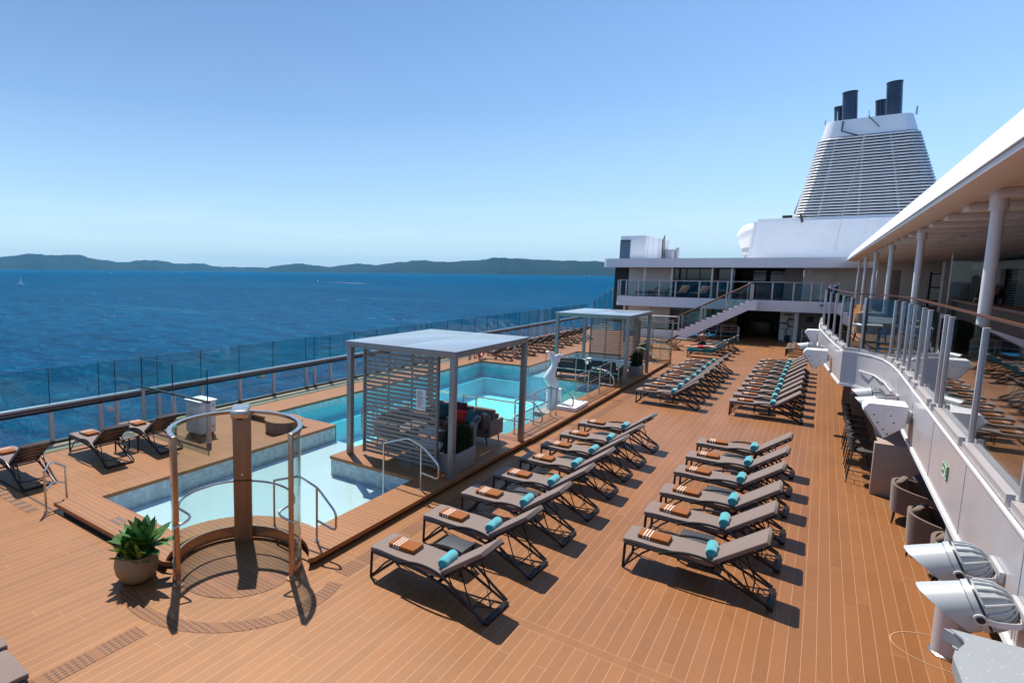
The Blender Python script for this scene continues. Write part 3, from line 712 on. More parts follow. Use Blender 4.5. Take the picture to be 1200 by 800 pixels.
def sofa(label, loc, rz, W=2.0, D=.82, mat='brownfab', frame='brownfab', seats=3, group='pergola sofas', arms=True):
    t = thing('sofa', label, 'sofa', loc, rz, group)
    m = MB(); m.box(-W/2,W/2,-D/2,D/2,.20,.30,.03); m.build('base', M[frame], t)
    m = MB(); m.box(-W/2+.05,W/2-.05,D/2-.13,D/2-.02,.28,.72,.04,0,3); m.build('back_panel', M[frame], t)
    w = (W-.2)/seats
    for k in range(seats):
        x = -W/2+.1+w*k
        m = MB(); m.box(x+.005,x+w-.005,-D/2+.0,D/2-.15,.302,.44,.035,0,3); m.build('seat_cushion', M[mat], t)
        m = MB(); m.hexa([(x+.01,D/2-.30,.44),(x+w-.01,D/2-.30,.44),(x+w-.01,D/2-.14,.44),(x+.01,D/2-.14,.44),(x+.01,D/2-.22,.84),(x+w-.01,D/2-.22,.84),(x+w-.01,D/2-.08,.82),(x+.01,D/2-.08,.82)], .05, 0, 3); m.build('back_cushion', M[mat], t)
    if arms:
        for s in (-1,1):
            m = MB(); m.box(min(s*W/2,s*(W/2+.07)),max(s*W/2,s*(W/2+.07)),-D/2,D/2-.02,.22,.64,.03,0,3); m.build('arm', M[frame], t)
    for sx in (-1,1):
        for y in (-D/2+.06,D/2-.08):
            m = MB(); m.tube([(sx*(W/2-.06),y,.22),(sx*(W/2-.02),y,0)], [.022,.014], 8); m.build('leg', M['black'], t)
    return t
def armchair(label, loc, rz, mat='greyfab', shell='brownfab', group='pergola armchairs', cushion=False, legs='black'):
    t = thing('armchair', label, 'armchair', loc, rz, group)      # faces -y
    m = MB(); path = [(-.38,-.34),(-.40,.05),(-.30,.30),(0,.38),(.30,.30),(.40,.05),(.38,-.34)]
    P = catmull([(x,y,0) for x,y in path], 5); n = len(P); A = []; B = []
    for i, p in enumerate(P):
        q = abs(i/(n-1)-.5)*2; h = .76-.16*q**1.5; d = Vector((p.x,p.y,0)).normalized()
        A.append([m.bm.verts.new((p.x,p.y,.22)), m.bm.verts.new((p.x*1.05,p.y*1.05,h))]); B.append([m.bm.verts.new((p.x-d.x*.05,p.y-d.y*.05,.22)), m.bm.verts.new((p.x*1.05-d.x*.05,p.y*1.05-d.y*.05,h))])
    for i in range(n-1):
        m.bm.faces.new((A[i][0],A[i+1][0],A[i+1][1],A[i][1])); m.bm.faces.new((B[i][1],B[i+1][1],B[i+1][0],B[i][0])); m.bm.faces.new((A[i][1],A[i+1][1],B[i+1][1],B[i][1])); m.bm.faces.new((B[i][0],B[i+1][0],A[i+1][0],A[i][0]))
    for e in (0,-1): m.bm.faces.new((A[e][0],A[e][1],B[e][1],B[e][0]))
    m.build('shell', M[shell], t, 60)
    m = MB(); m.box(-.33,.33,-.36,.28,.26,.42,.05,0,3); m.build('seat_cushion', M[mat], t, 60)
    m = MB(); m.hexa([(-.28,.14,.42),(.28,.14,.42),(.28,.28,.42),(-.28,.28,.42),(-.27,.22,.82),(.27,.22,.82),(.27,.33,.78),(-.27,.33,.78)], .055, 0, 3); m.build('back_cushion', M[mat], t, 60)
    for sx in (-1,1):
        for y in (-.30,.26):
            m = MB(); m.tube([(sx*.30,y,.26),(sx*.34,y*1.08,0)], [.024,.013], 8); m.build('leg', M[legs], t)
    return t
def round_table(label, loc, r, h, mat='tabletop', group='round tables', leg='black'):
    t = thing('round_table', label, 'table', loc, 0, group)
    m = MB(); m.lathe([(.001,h-.03),(r-.01,h-.03),(r,h-.02),(r,h-.006),(r-.01,h),(.001,h)], (0,0,0), 40); m.build('tabletop', M[mat], t)
    m = MB(); m.lathe([(.001,0),(r*.55,0),(r*.55,.012),(.04,.03),(.03,.06),(.03,h-.03)], (0,0,0), 24); m.build('pedestal', M[leg], t); return t
def low_table(label, loc, sx, sy, h, mat):
    t = thing('coffee_table', label, 'table', loc, 0, 'low pergola tables'); m = MB(); m.box(-sx/2,sx/2,-sy/2,sy/2,h-.04,h,.008); m.build('tabletop', M[mat], t)
    for a in (-1,1):
        for b in (-1,1):
            m = MB(); m.box(a*(sx/2-.05)-.02,a*(sx/2-.05)+.02,b*(sy/2-.05)-.02,b*(sy/2-.05)+.02,0,h-.041); m.build('leg', M['black'], t)
    return t
def grass_box(label, loc, sx, sy, rz=0):
    rnd = random.Random(int(loc[1]*10)); t = thing('planter_box', label, 'planter', loc, rz, 'grey planter boxes with grass'); m = MB(); m.box(-sx/2,sx/2,-sy/2,sy/2,0,.42,.012); m.build('box', M['stone'], t)
    m = MB()
    for k in range(620):
        x, y = rnd.uniform(-sx/2+.04,sx/2-.04), rnd.uniform(-sy/2+.04,sy/2-.04); h = rnd.uniform(.42,.72); a = rnd.uniform(0,PI); dx, dy = math.cos(a)*.009, math.sin(a)*.009; lx, ly = rnd.uniform(-.05,.05), rnd.uniform(-.05,.05)
        m.face([(x-dx,y-dy,.40),(x+dx,y+dy,.40),(x+dx*.7+lx*.5,y+dy*.7+ly*.5,.42+h*.6),(x+lx,y+ly,.42+h),(x-dx*.7+lx*.5,y-dy*.7+ly*.5,.42+h*.6)])
    g = m.build('grass', M['grass'], t, 0, recalc=False); return t
# nearest pergola
sofa('brown three seat sofa under nearest pergola, back to the main pool', (-7.55,13.75,ZT), 0, 2.1)
sofa('brown two seat sofa along left side of nearest pergola', (-8.45,12.35,ZT), R(90), 1.4, seats=2)
armchair('grey rounded armchair under nearest pergola beside grass planter', (-6.75,12.30,ZT), R(-90))
round_table('small round white topped table under nearest pergola', (-7.55,12.25,ZT), .28, .48, 'whitecloth')
low_table('low square pale table behind slatted screen of nearest pergola', (-7.05,11.45,ZT), .75, .6, .40, 'whitecloth')
pillow('cushion', 'dark teal cushion at left on the nearest pergola sofa', 'tealfab', (-8.05,13.55,ZT+.66), (R(72),0,R(8)))
pillow('cushion', 'burgundy cushion at the back of nearest pergola sofa', 'burg', (-7.55,13.74,ZT+.72), (R(74),0,0))
pillow('cushion', 'bright red cushion on the nearest pergola sofa', 'red', (-7.35,13.42,ZT+.62), (R(68),0,R(10)), (.55,.38,.16))
pillow('cushion', 'teal cushion right of the red one on nearest pergola sofa', 'tealfab', (-6.98,13.35,ZT+.66), (R(70),0,R(-35)))
pillow('cushion', 'black and white patterned cushion on nearest pergola sofa', 'pattern', (-6.80,13.22,ZT+.62), (R(66),0,R(-50)), (.42,.42,.16))
pillow('cushion', 'plain brown cushion at right end of nearest pergola sofa', 'brownfab', (-6.66,13.45,ZT+.63), (R(68),0,R(-42)), (.42,.42,.18))
grass_box('grey stone planter box of dark grass by front post of nearest pergola', (-6.30,11.45,ZT), .42, 1.0)
# farther pergola
sofa('dark sofa at left under farther pergola, back to the statue', (-8.25,MY(13.95),ZT), R(180), 1.35, mat='darkgrey', frame='darkgrey', seats=2)
sofa('dark sofa at right under farther pergola, back to the statue', (-6.95,MY(13.9),ZT), R(180), 1.2, mat='darkgrey', frame='darkgrey', seats=2)
low_table('pale long table under the farther pergola', (-7.3,MY(12.3),ZT), 1.9, .8, .62, 'whitecloth')
grass_box('grey planter box of dark grass under the farther pergola', (-6.25,MY(11.6),ZT), .42, .9)
pillow('cushion', 'dark teal cushion on left dark sofa under farther pergola', 'tealfab', (-8.4,MY(13.6),ZT+.62), (R(70),0,R(180)))

# ------------------------------------------------------------------ white tail statue
t = thing('tail_statue', 'smooth white fish tail statue on round white plinth by the pool', 'statue', (-6.98,19.3,-.15))
m = MB(); m.lathe([(.001,0),(.245,0),(.245,.84),(.24,.85),(.001,.85)], (0,0,0), 40); m.build('plinth', M['statue'], t)
def statue_body():
    m = MB(); dirx = Vector((.79,.61,0)); diry = Vector((-.61,.79,0)); N = 26; seg = 18; rows = []
    ctrl = [(0,.85,.155),(-.06,.97,.20),(-.14,1.13,.215),(-.16,1.28,.185),(-.11,1.45,.145),(-.04,1.60,.115),(.0,1.74,.095),(.01,1.84,.085),(.01,1.92,.07)]
    P = catmull([(a,0,z) for a,z,r in ctrl], 4); Rr = catmull([(r,0,0) for a,z,r in ctrl], 4)
    for p, r in zip(P, Rr):
        rows.append([m.bm.verts.new(dirx*(p.x+r.x*math.cos(2*PI*k/seg))+diry*(r.x*.9*math.sin(2*PI*k/seg))+Vector((0,0,p.z))) for k in range(seg)])
    for i in range(len(rows)-1):
        for k in range(seg): m.bm.faces.new((rows[i][k],rows[i][(k+1) % seg],rows[i+1][(k+1) % seg],rows[i+1][k]))
    m.bm.faces.new(rows[0][::-1]); m.bm.faces.new(rows[-1])
    for s, tip in ((-1,(-.19,2.13)),(1,(.235,1.99))):           # two flukes
        ax = catmull([(.01,0,1.78),(s*.045,0,1.87),(s*.10,0,1.93),(tip[0]*.82,0,(tip[1]-1.93)*.6+1.93),(tip[0],0,tip[1])], 4); n = len(ax); fr = []
        for i, p in enumerate(ax):
            q = i/(n-1); w = .135*(1-q**1.8)+.004; th = .075*(1-q**.9)+.004; tg = (ax[min(i+1,n-1)]-ax[max(i-1,0)]).normalized(); nr = Vector((-tg.z,0,tg.x))
            fr.append([m.bm.verts.new(dirx*(p.x+nr.x*w*math.cos(2*PI*k/12))+diry*(th*math.sin(2*PI*k/12))+Vector((0,0,p.z+nr.z*w*math.cos(2*PI*k/12)))) for k in range(12)])
        for i in range(n-1):
            for k in range(12): m.bm.faces.new((fr[i][k],fr[i][(k+1) % 12],fr[i+1][(k+1) % 12],fr[i+1][k]))
        m.bm.faces.new(fr[0][::-1]); m.bm.faces.new(fr[-1])
    return m
statue_body().build('tail', M['statue'], t, 70)
m = MB(); m.box(-7.35,-6.5,18.5,19.95,-.16,-.015,.015); tag(m.build('statue_base', M['stone']), 'grey stone slab under the white tail statue in pool edge', 'slab')
m = MB(); m.box(-6.60,-5.98,18.55,19.85,ZT+.001,ZT+.13,.012); tag(m.build('white_block', M['white']), 'flat white block lying on teak strip right of the statue', 'block')

# ------------------------------------------------------------------ sun loungers
W2 = .31
def make_lounger():
    t = thing('sun_lounger', 'x', 'sun lounger')
    def side(path, y, r, n=6): m = MB(); m.tube(catmull([(x,y,z) for x,z in path], n), r, 8); return m
    for s in (-1,1):
        y = s*W2
        m = side([(.0,.405),(.45,.41),(.90,.385),(1.25,.315),(1.55,.19),(1.93,.028)], y, .021); m.build('side_rail', M['frame'], t)
        m = side([(.50,.395),(.68,.472),(.93,.512),(1.20,.482),(1.46,.355),(1.70,.180),(1.91,.045)], y+s*.040, .021); m.build('arm_rail', M['frame'], t)
        m = MB(); m.tube([(.01,y,.405),(-.005,y,.012)], .021, 8); m.tube(catmull([(.0,y,.03),(.10,y,.13),(.25,y,.30),(.36,y,.392)], 4), .014, 6); m.build('foot_leg', M['frame'], t)
        m = MB(); m.tube([(1.50,y*.86,.62),(1.62,y*.9,.30),(1.70,y*.93,.13)], .011, 6); m.tube([(1.30,y*.86,.47),(1.46,y*.92,.24)], .010, 6); m.build('back_strut', M['frame'], t)
    m = MB(); m.box(1.88,1.955,-W2-.02,W2+.02,.004,.05,.01); m.tube([(1.70,-W2,.125),(1.70,W2,.125)], .011, 6); m.tube([(1.60,-W2,.165),(1.90,W2*.2,.05)], .007, 5); m.tube([(1.60,W2,.165),(1.90,-W2*.2,.05)], .007, 5); m.build('head_bar', M['frame'], t)
    m = MB(); m.tube([(-.005,-W2,.02),(-.005,W2,.02)], .015, 8); m.build('foot_bar', M['frame'], t)
    m = MB(); m.tube([(.01,-W2,.40),(.01,W2,.40)], .016, 8); m.build('end_rail', M['frame'], t)
    m = MB()
    for k in range(9):
        x = .08+k*.14; z = .395-.0*(x) if x < .8 else .395-.10*(x-.8)
        m.box(x-.028,x+.028,-W2+.005,W2-.005,z-.008,z+.006)
    m.build('slat_base', M['frame'], t)
    m = MB(); n = 10; pr = []
    top = [(-.03+1.27*i/n, .475+.004*math.sin(i*1.3)-.018*(i/n)**2) for i in range(n+1)]; bot = [(x, z-.068) for x, z in top]
    m.prism_xz(top[::-1]+bot, -.30, .30, bev=.016); m.build('seat_cushion', M['taupe'], t, 50)
    # raised back
    a = R(37.5); c, s_ = math.cos(a), math.sin(a); ox, oz = 1.215, .425; B = .80
    q = lambda u, v: (ox+u*c-v*s_, oz+u*s_+v*c)
    m = MB(); m.prism_xz([q(0,0),q(B,0),q(B+.004,.062),q(.03,.066)], -.30, .30, bev=.016); m.build('back_cushion', M['taupe'], t, 50)
    m = MB(); pts = [(*q(.02,-.018),), ]
    for y in (-W2+.02,W2-.02): m.tube([(q(-.02,-.02)[0],y,q(-.02,-.02)[1]),(q(B-.01,-.02)[0],y,q(B-.01,-.02)[1])], .015, 8)
    for u in (.12,.30,.48,.66,.78):
        x, z = q(u,-.014); m.obox((x,0,z), (.07,2*W2-.06,.010), (0,-a,0))
    m.build('back_frame', M['frame'], t); return t
PROTO = make_lounger()
def make_towel():
    m = MB()
    for k, (dx, dz, L, W) in enumerate(((0,.0,.44,.30),(.004,.022,.436,.298),(-.003,.044,.44,.296))):
        m.box(dx-L/2,dx+L/2,-W/2,W/2,dz,dz+.0235,.010,0,3)
    for v in m.bm.verts: v.co.z += .006*math.sin(v.co.x*17+1)*(.5+v.co.z*8); v.co.y += .005*math.sin(v.co.x*13)
    return m.build('folded_towel', M['towel'], None, 60)
TOW = make_towel()
def make_roll():
    m = MB(); prof = []; r0 = .076
    rows = [(.001,-.182),(.016,-.178),(.028,-.190),(.040,-.178),(.056,-.190),(r0-.006,-.186),(r0,-.172),(r0+.003,-.12),(r0-.002,-.07),(r0+.002,-.02),(r0-.001,.04),(r0+.004,.09),(r0,.172),(r0-.006,.186),(.056,.190),(.040,.178),(.028,.190),(.016,.178),(.001,.182)]
    m.lathe(rows, (0,0,0), 22, axis='y')
    for v in m.bm.verts: v.co.z += .004*math.sin(v.co.y*40+v.co.x*30); v.co.x += .004*math.sin(v.co.y*27)
    return m.build('rolled_towel', M['turq'], None, 60)
ROLL = make_roll()
def make_side_table():
    t = thing('side_table', 'x', 'side table'); m = MB(); m.box(-.23,.23,-.21,.21,.375,.40,.006); m.build('tabletop', M['tabletop_holes'], t)
    for a in (-1,1):
        for b in (-1,1):
            m = MB(); m.box(a*.205-.016,a*.205+.016,b*.185-.016,b*.185+.016,0,.374,.003); m.build('leg', M['frame'], t)
    
    for a in (-1,1): m = MB(); m.box(-.20,.20,a*.18-.01,a*.18+.01,.33,.37); m.build('apron', M['frame'], t)
    return t
STAB = make_side_table()
USED = {}
def inst(proto, loc, rz, label, group):
    if proto.name not in USED:
        USED[proto.name] = 1; proto.location = loc; proto.rotation_euler = (0,0,rz); proto['label'] = label; proto['group'] = group; return proto
    return dup(proto, loc, rz, label, group)
tag(TOW, 'x', 'towel'); tag(ROLL, 'x', 'towel')
ORD = ['nearest', 'second', 'third', 'fourth', 'fifth', 'sixth', 'seventh', 'eighth', 'ninth', 'tenth', 'eleventh', 'twelfth']
def row(desc, x, ys, rolls=True, tables=(), rz=0, towel_skip=(), grp=None, jit=.012, ords=None, tabx=.85):
    ords = ords or ORD; sg = 1 if rz == 0 else -1
    for i, yc in enumerate(ys):
        a = rz+random.uniform(-.028,.028); xo = x+random.uniform(-jit,jit)
        w = ords[i]
        inst(PROTO, (xo,yc,0), a, f'taupe cushioned sun lounger, {w} in the {desc}', f'sun loungers of the {desc}')
        if i not in towel_skip:
            inst(TOW, (xo+sg*(.40+random.uniform(-.03,.03)),yc+random.uniform(-.03,.03),.472), rz+random.uniform(-.07,.07), f'striped rust towel on {w} lounger, {desc}', f'folded rust towels in the {desc}')
        if rolls:
            inst(ROLL, (xo+sg*1.15,yc+random.uniform(-.03,.03),.534), rz+random.uniform(-.05,.05), f'rolled turquoise towel on {w} lounger, {desc}', f'rolled turquoise towels in the {desc}')
    for k, j in enumerate(tables):
        inst(STAB, (x+sg*tabx,(ys[j]+ys[j+1])/2,0), rz+random.uniform(-.03,.03), f'dark side table between {ords[j]} and {ords[j+1]} loungers, {desc}', f'side tables of the {desc}')
XA, XR = -5.06, -2.14
row('near row beside the pool kerb', XA, [6.93,8.41,9.71,11.05,12.38,13.65,14.9,16.35], tables=(0,2,4,6))
row('near row at right, mid deck', XR, [9.67,10.99,12.17,13.63,14.95,16.32], tables=(0,2,4))
row('far row beside the pool kerb', -5.0, [22.45,23.75,25.02,26.32,27.58,28.9,30.35,31.75], tables=(0,2,4,6))
row('far row at right, mid deck', XR, [22.5,23.78,24.98,26.25,27.52,28.9,30.4,31.65,32.9,34.25], tables=(0,2,4,6,8))
row('row by the sea railing at left', -14.66, [3.62,5.03,6.92,8.20], rolls=False, tables=(0,2), tabx=1.0)
row('far row by the sea railing', -14.5, [28.2,29.8,31.3,32.8,34.3,35.8,37.3,38.7,40.2,41.6], rolls=False, tables=(), )
row('group on the far right deck', -1.4, [40.9,42.2,43.4], rolls=False)
for lx, ly, lab in ((-7.09,2.25,'taupe sun lounger at bottom left corner, foot end with dark leg showing'),(-6.42,2.2,'taupe sun lounger cut by bottom edge of view, only a cushion corner showing')):
    dup(PROTO, (lx,ly,0), -PI/2, lab, 'sun loungers cropped by the bottom left corner')

# ------------------------------------------------------------------ sea railing at left
RX = -15.8
t = thing('sea_railing', 'long glass railing with grey posts and tall windscreen glass along the sea', 'railing', (RX,20,0))
def loc(m, p): return p
ys = []
y = 1.93
while y < 52:
    ys.append(y); k = (y-1.93)/8.3
    y += 1.58
posts = []
for yy in ys:
    posts.append(yy)
gates = [8.0, 16.3, 24.6, 32.9, 41.2]
posts = [p for p in posts if all(abs(p-g) > .55 for g in gates) and all(abs(p-g-.45) > .55 for g in gates)]+[q for g in gates for q in (g, g+.48)]
posts.sort()
for p in posts:
    m = MB(); m.box(-.045,.06,p-20-.055,p-20+.055,0,.93,.008); m.build('post', M['post'], t)
m = MB(); m.box(-.05,.09,2-20,52-20,.935,.985,.008); m.build('top_rail', M['wood'], t)
m = MB(); m.tube([(.03,2-20,1.035),(.03,52-20,1.035)], .045, 10); m.build('handrail', M['greywhite'], t)
m = MB(); m.box(.061,.085,2-20,52-20,.86,.925,.004); m.build('under_rail', M['frame'], t)
m = MB(); m.box(-.06,.10,2-20,52-20,-.02,.07,.008); m.build('base_rail', M['black'], t)
for a, b in zip(posts[:-1], posts[1:]):
    m = MB(); m.box(-.008,.008,a-20+.06,b-20-.06,.09,.91); m.build('glass_panel', M['glass_sea'], t, 0)
    m = MB(); m.box(-.026,-.010,a-20+.012,b-20-.012,1.0,2.02); m.build('windscreen_pane', M['glass_wind'], t, 0)
    m = MB(); m.box(-.03,-.005,a-20-.006,a-20+.006,.985,2.02); m.build('windscreen_mullion', M['frame'], t, 0)
# wind screen that rises beside the aft house
t = thing('windscreen', 'teal curved glass windscreen rising beside the aft deckhouse', 'glass screen', (-15.8,52,0))
for i in range(5):
    m = MB(); m.box(-.01,.01,i*1.5+.02,i*1.5+1.48,1.0,2.3+.25*i); m.build('glass_panel', M['glass_wind'], t, 0)
    m = MB(); m.box(-.04,.04,i*1.5-.03,i*1.5+.018,0,2.3+.25*i); m.build('post', M['post'], t)
# glass divider across the deck, with the white cabinet behind it
t = thing('glass_divider', 'glass divider screen with dark handrail beside the white deck cabinet', 'glass screen', (-14.17,9.28,0))
for a, b in ((-1.62,-.05),(.05,1.56)):
    m = MB(); m.box(a,b,-.007,.007,.05,1.08); m.build('lower_glass', M['glass'], t, 0)
    m = MB(); m.box(a,b,-.016,-.004,1.16,2.0); m.build('upper_glass', M['glass_sea'], t, 0)
for x in (-1.58,0,1.58):
    m = MB(); m.box(x-.05,x+.05,-.05,.05,0,1.10,.006); m.build('post', M['post'], t)
    m = MB(); m.box(x-.012,x+.012,-.022,.0,1.16,2.0); m.build('mullion', M['frame'], t)
m = MB(); m.box(-1.62,1.62,-.05,.05,1.11,1.15,.008); m.build('handrail', M['frame'], t)
t = thing('cabinet', 'white metal deck cabinet standing behind glass divider by sea railing', 'cabinet', (-13.4,9.72,0))
m = MB(); m.box(-.46,.20,-.26,.26,.08,.96,.012); m.build('body', M['white'], t)
m = MB(); m.box(-.50,.24,-.30,.30,.962,1.01,.01); m.build('lid', M['white'], t)
m = MB(); m.box(-.42,.16,-.22,.22,0,.08); m.build('plinth', M['recess'], t)
for a, b in ((-.44,-.14),(-.12,.18)):
    m = MB(); m.box(a,b,-.278,-.262,.12,.92,.004); d = m.build('door', M['white'], t)
    m = MB(); m.box(b-.08,b-.05,-.295,-.28,.5,.62,.003); m.build('handle', M['steel'], d)
m = MB(); m.box(.202,.216,-.22,.22,.12,.92,.004); d = m.build('door', M['white'], t)
for z in (.22,.82):
    m = MB(); m.box(.217,.23,.14,.19,z,z+.07,.002); m.build('hinge', M['steel'], d)
# stone drum
t = thing('stone_drum', 'low round stone tub behind nearest shower, at the pool corner', 'planter', (-12.0,11.45,0))
m = MB(); m.lathe([(.001,0),(.48,0),(.52,.04),(.54,.34),(.001,.34)], (0,0,0), 40); m.build('drum', mk('drum_stone', (.15,.12,.10), .75, var=.3, scale=9), t)
m = MB(); m.lathe([(.001,.342),(.55,.342),(.55,.36),(.001,.362)], (0,0,0), 40); m.build('lid', M['coam'], t)
# life ring on its stand
t = thing('life_ring', 'red and white life ring on post near the far end of main pool', 'life ring', (-13.75,27.0,0))
def ringpart(a0, a1): 
    m = MB(); P = [(0, .30*math.sin(R(a)), .62+.30*math.cos(R(a))) for a in [a0+(a1-a0)*i/8 for i in range(9)]]; m.tube([(p[0]+.08,p[1],p[2]) for p in P], .075, 10); return m
for k in range(4):
    ringpart(k*90+12, k*90+78).build('ring_section', M['red_ring'], t, 60); ringpart(k*90-12, k*90+12).build('white_band', M['white'], t, 60)
m = MB(); m.box(-.04,.0,-.05,.05,0,1.05,.005); m.build('stand', M['post'], t)
for k, (bx_, by_) in enumerate(((-13.3,28.0),(-12.9,29.4),(-14.4,27.2))):
    t = thing('bollard', ('grey square post by far pool corner, nearest the life ring','grey square post at the pool end of far lounger row','grey square post between life ring and sea railing')[k], 'post', (bx_,by_,0), 0, 'grey posts at the far pool corner'); m = MB(); m.box(-.06,.06,-.06,.06,.0,1.0,.008); m.build('shaft', M['post'], t); m = MB(); m.box(-.075,.075,-.075,.075,1.002,1.03,.005); m.build('cap', M['greywhite'], t)
# two wall lights on the railing
for k, (yy, lab) in enumerate(((8.24,'small grey fitting between paired rail posts, nearest one'),(24.84,'small grey fitting between paired rail posts, farther one'))):
    t = thing('gate_latch', lab, 'fitting', (-15.72,yy,.66), 0, 'fittings between the paired rail posts'); m = MB(); m.box(-.05,.10,-.10,.10,-.06,.05,.012); m.build('housing', M['greywhite'], t); m = MB(); m.tube([(.02,-.17,.09),(.02,.17,.09)], .018, 8); m.build('bar', M['steel'], t)
# green exit mark under the rail
t = thing('exit_sign', 'small green exit sign under the sea rail beside the cabinet', 'sign', (-15.69,13.9,.82)); m = MB(); m.box(-.008,.008,-.20,.20,-.065,.065); m.build('panel', M['signgreen'], t, 0)
m = MB(); m.box(.009,.012,-.15,-.02,-.012,.012); m.prism([(.009,.0),(.012,.0),(.012,.06),(.009,.06)], -.045, .045); m.box(.009,.012,.09,.15,-.04,.04); m.build('pictogram', M['paper'], t, 0)

# ------------------------------------------------------------------ aft deckhouse
AY = 48.0
t = thing('deckhouse', 'white aft deckhouse with open balcony, dark windows and flat roof', 'building', (-5,50,0))
def part(name, mat, fn, parent=None, smooth=35):
    m = MB(); fn(m)
    for v in m.bm.verts: v.co -= Vector((-5,50,0))
    return m.build(name, M[mat] if isinstance(mat, str) else mat, parent or t, smooth)
def rounded_slab(x0, x1, y0, y1, z0, z1, r=1.0):
    poly = [(x1,y0),(x1,y1),(x0,y1)]+[(x0+r-r*math.cos(R(a)), y0+r-r*math.sin(R(a))) for a in range(0,91,9)]
    return lambda m: m.prism(poly, z0, z1)
part('balcony_slab', 'hullwhite', rounded_slab(-12.9,.44,48,58,2.16,2.90,.8))
part('balcony_floor', 'deck_x', lambda m: m.rect(-12.2,.3,48.3,50.2,2.906))
part('roof', 'hullwhite', rounded_slab(-13.9,9.4,47.6,74,5.10,5.76,.9))
part('wall', 'cream', lambda m: m.box(-12.5,-9.25,50.3,50.5,2.9,5.1))
part('wall', 'greywall', lambda m: m.box(-2.2,-1.15,50.3,50.5,2.9,5.1))
part('wall', 'cream', lambda m: m.box(-1.12,2.5,50.2,50.5,2.9,5.1))
def win(x0, x1, y, z0, z1, n, mat='window'):
    f = part('window', mat, lambda m: m.box(x0,x1,y,y+.06,z0,z1))
    def fr(m):
        for k in range(n+1):
            x = x0+(x1-x0)*k/n; m.box(x-.035,x+.035,y-.05,y-.005,z0,z1)
        m.box(x0,x1,y-.04,y-.006,z0,z0+.08); m.box(x0,x1,y-.04,y-.006,z1-.08,z1)
    part('frame', 'frame', fr, f)
part('wall', 'greywall', lambda m: m.box(-9.24,-5.25,50.42,50.5,2.9,5.1)); win(-9.2,-6.55,50.2,2.92,5.08,3); win(-6.3,-5.25,50.2,2.92,5.08,1)
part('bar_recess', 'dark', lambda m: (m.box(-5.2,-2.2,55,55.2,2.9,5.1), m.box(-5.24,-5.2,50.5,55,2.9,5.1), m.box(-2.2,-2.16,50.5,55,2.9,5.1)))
part('bar_screen', 'greywhite', lambda m: (m.box(-4.35,-3.55,54.2,54.3,4.15,4.95), m.box(-3.25,-2.35,54.2,54.3,4.1,4.9)))
part('bar_counter', 'wood', lambda m: m.box(-5.0,-2.4,52.2,52.8,2.9,3.95,.01))
part('bar_lamp_frame', 'frame', lambda m: [m.box(-5.0,-2.4,52.0+.3*k,52.05+.3*k,4.7,4.75) for k in range(5)])
d = part('door', 'cream', lambda m: m.box(-.55,.45,50.14,50.19,2.92,4.85,.01)); part('door_frame', 'greywhite', lambda m: (m.box(-.62,-.56,50.12,50.195,2.92,4.9), m.box(.46,.52,50.12,50.195,2.92,4.9), m.box(-.56,.46,50.12,50.195,4.86,4.92)), d)
for x in (-10.95,-9.05,-6.42,-5.2): part('column', 'white', lambda m: m.tube([(x,48.7,2.9),(x,48.7,5.1)], .075, 12))
# lower storey
part('wall', 'cream', lambda m: m.box(-13.0,-9.45,51.0,51.2,0,2.16))
part('window', 'window_teal', lambda m: m.box(-9.4,-6.2,51.0,51.06,.1,2.1))
part('window_frame', 'frame', lambda m: [m.box(x-.03,x+.03,50.93,50.995,.1,2.1) for x in (-9.4,-8.3,-7.2,-6.2)])
part('glass_wall', 'window', lambda m: (m.box(-6.1,-4.9,51.0,51.06,.02,2.1), m.box(-6.14,-6.1,50.9,51.1,0,2.16)))
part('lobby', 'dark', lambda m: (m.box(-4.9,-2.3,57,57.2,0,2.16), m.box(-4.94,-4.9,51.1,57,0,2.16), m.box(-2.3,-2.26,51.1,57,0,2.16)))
part('lobby_counter', 'wood', lambda m: m.box(-4.4,-3.0,54.5,55.2,.0,1.0,.01))
part('niche_panel', 'white', lambda m: m.box(-2.25,-1.45,50.6,50.75,0,2.1))
part('wall', 'greywall', lambda m: m.box(-1.4,5.0,51.0,51.2,0,2.16))
part('wall_vent', 'dark', lambda m: m.box(-.75,-.35,50.97,50.995,1.35,1.75))
for x in (-1.28,-6.75,-7.05,-12.4,-10.6): part('column', 'white', lambda m: m.tube([(x,49.2,0),(x,49.2,2.16)], .12 if x > -2 else .10, 14))
# tall black side window
part('side_window', 'black', lambda m: m.box(-13.75,-12.62,50.9,57,.6,5.1))
part('side_wall', 'cream', lambda m: m.box(-12.6,-12.5,51.2,57,2.9,5.1))
# box on the roof
part('lift_house', 'white', lambda m: m.box(-13.2,-11.3,50.0,58.6,5.77,7.62,.02))
part('lift_window', 'window_blue', lambda m: (m.box(-13.21,-12.45,49.97,49.998,5.80,7.25), m.box(-13.23,-13.202,49.98,52.5,5.80,7.25)))
part('lift_window_frame', 'frame', lambda m: m.box(-13.21,-12.43,49.93,49.968,7.2,7.27))
for k in range(0,13,3): part('panel_seam', 'greywhite', lambda m: m.box(-11.298,-11.285,50.6+.62*k,50.64+.62*k,5.8,7.6))
part('roof_unit', 'greywhite', lambda m: (m.box(-11.2,-10.5,56.6,58,5.77,6.75,.03), m.box(-10.45,-10.2,57.0,57.6,5.77,6.9,.03)))
part('roof_pipe', 'frame', lambda m: (m.tube([(-11.1,55,5.77),(-11.1,55,7.5),(-11.1,55.6,7.9)], .05, 6), m.tube([(-11.22,56.2,5.77),(-11.22,56.2,7.9)], .03, 6)))
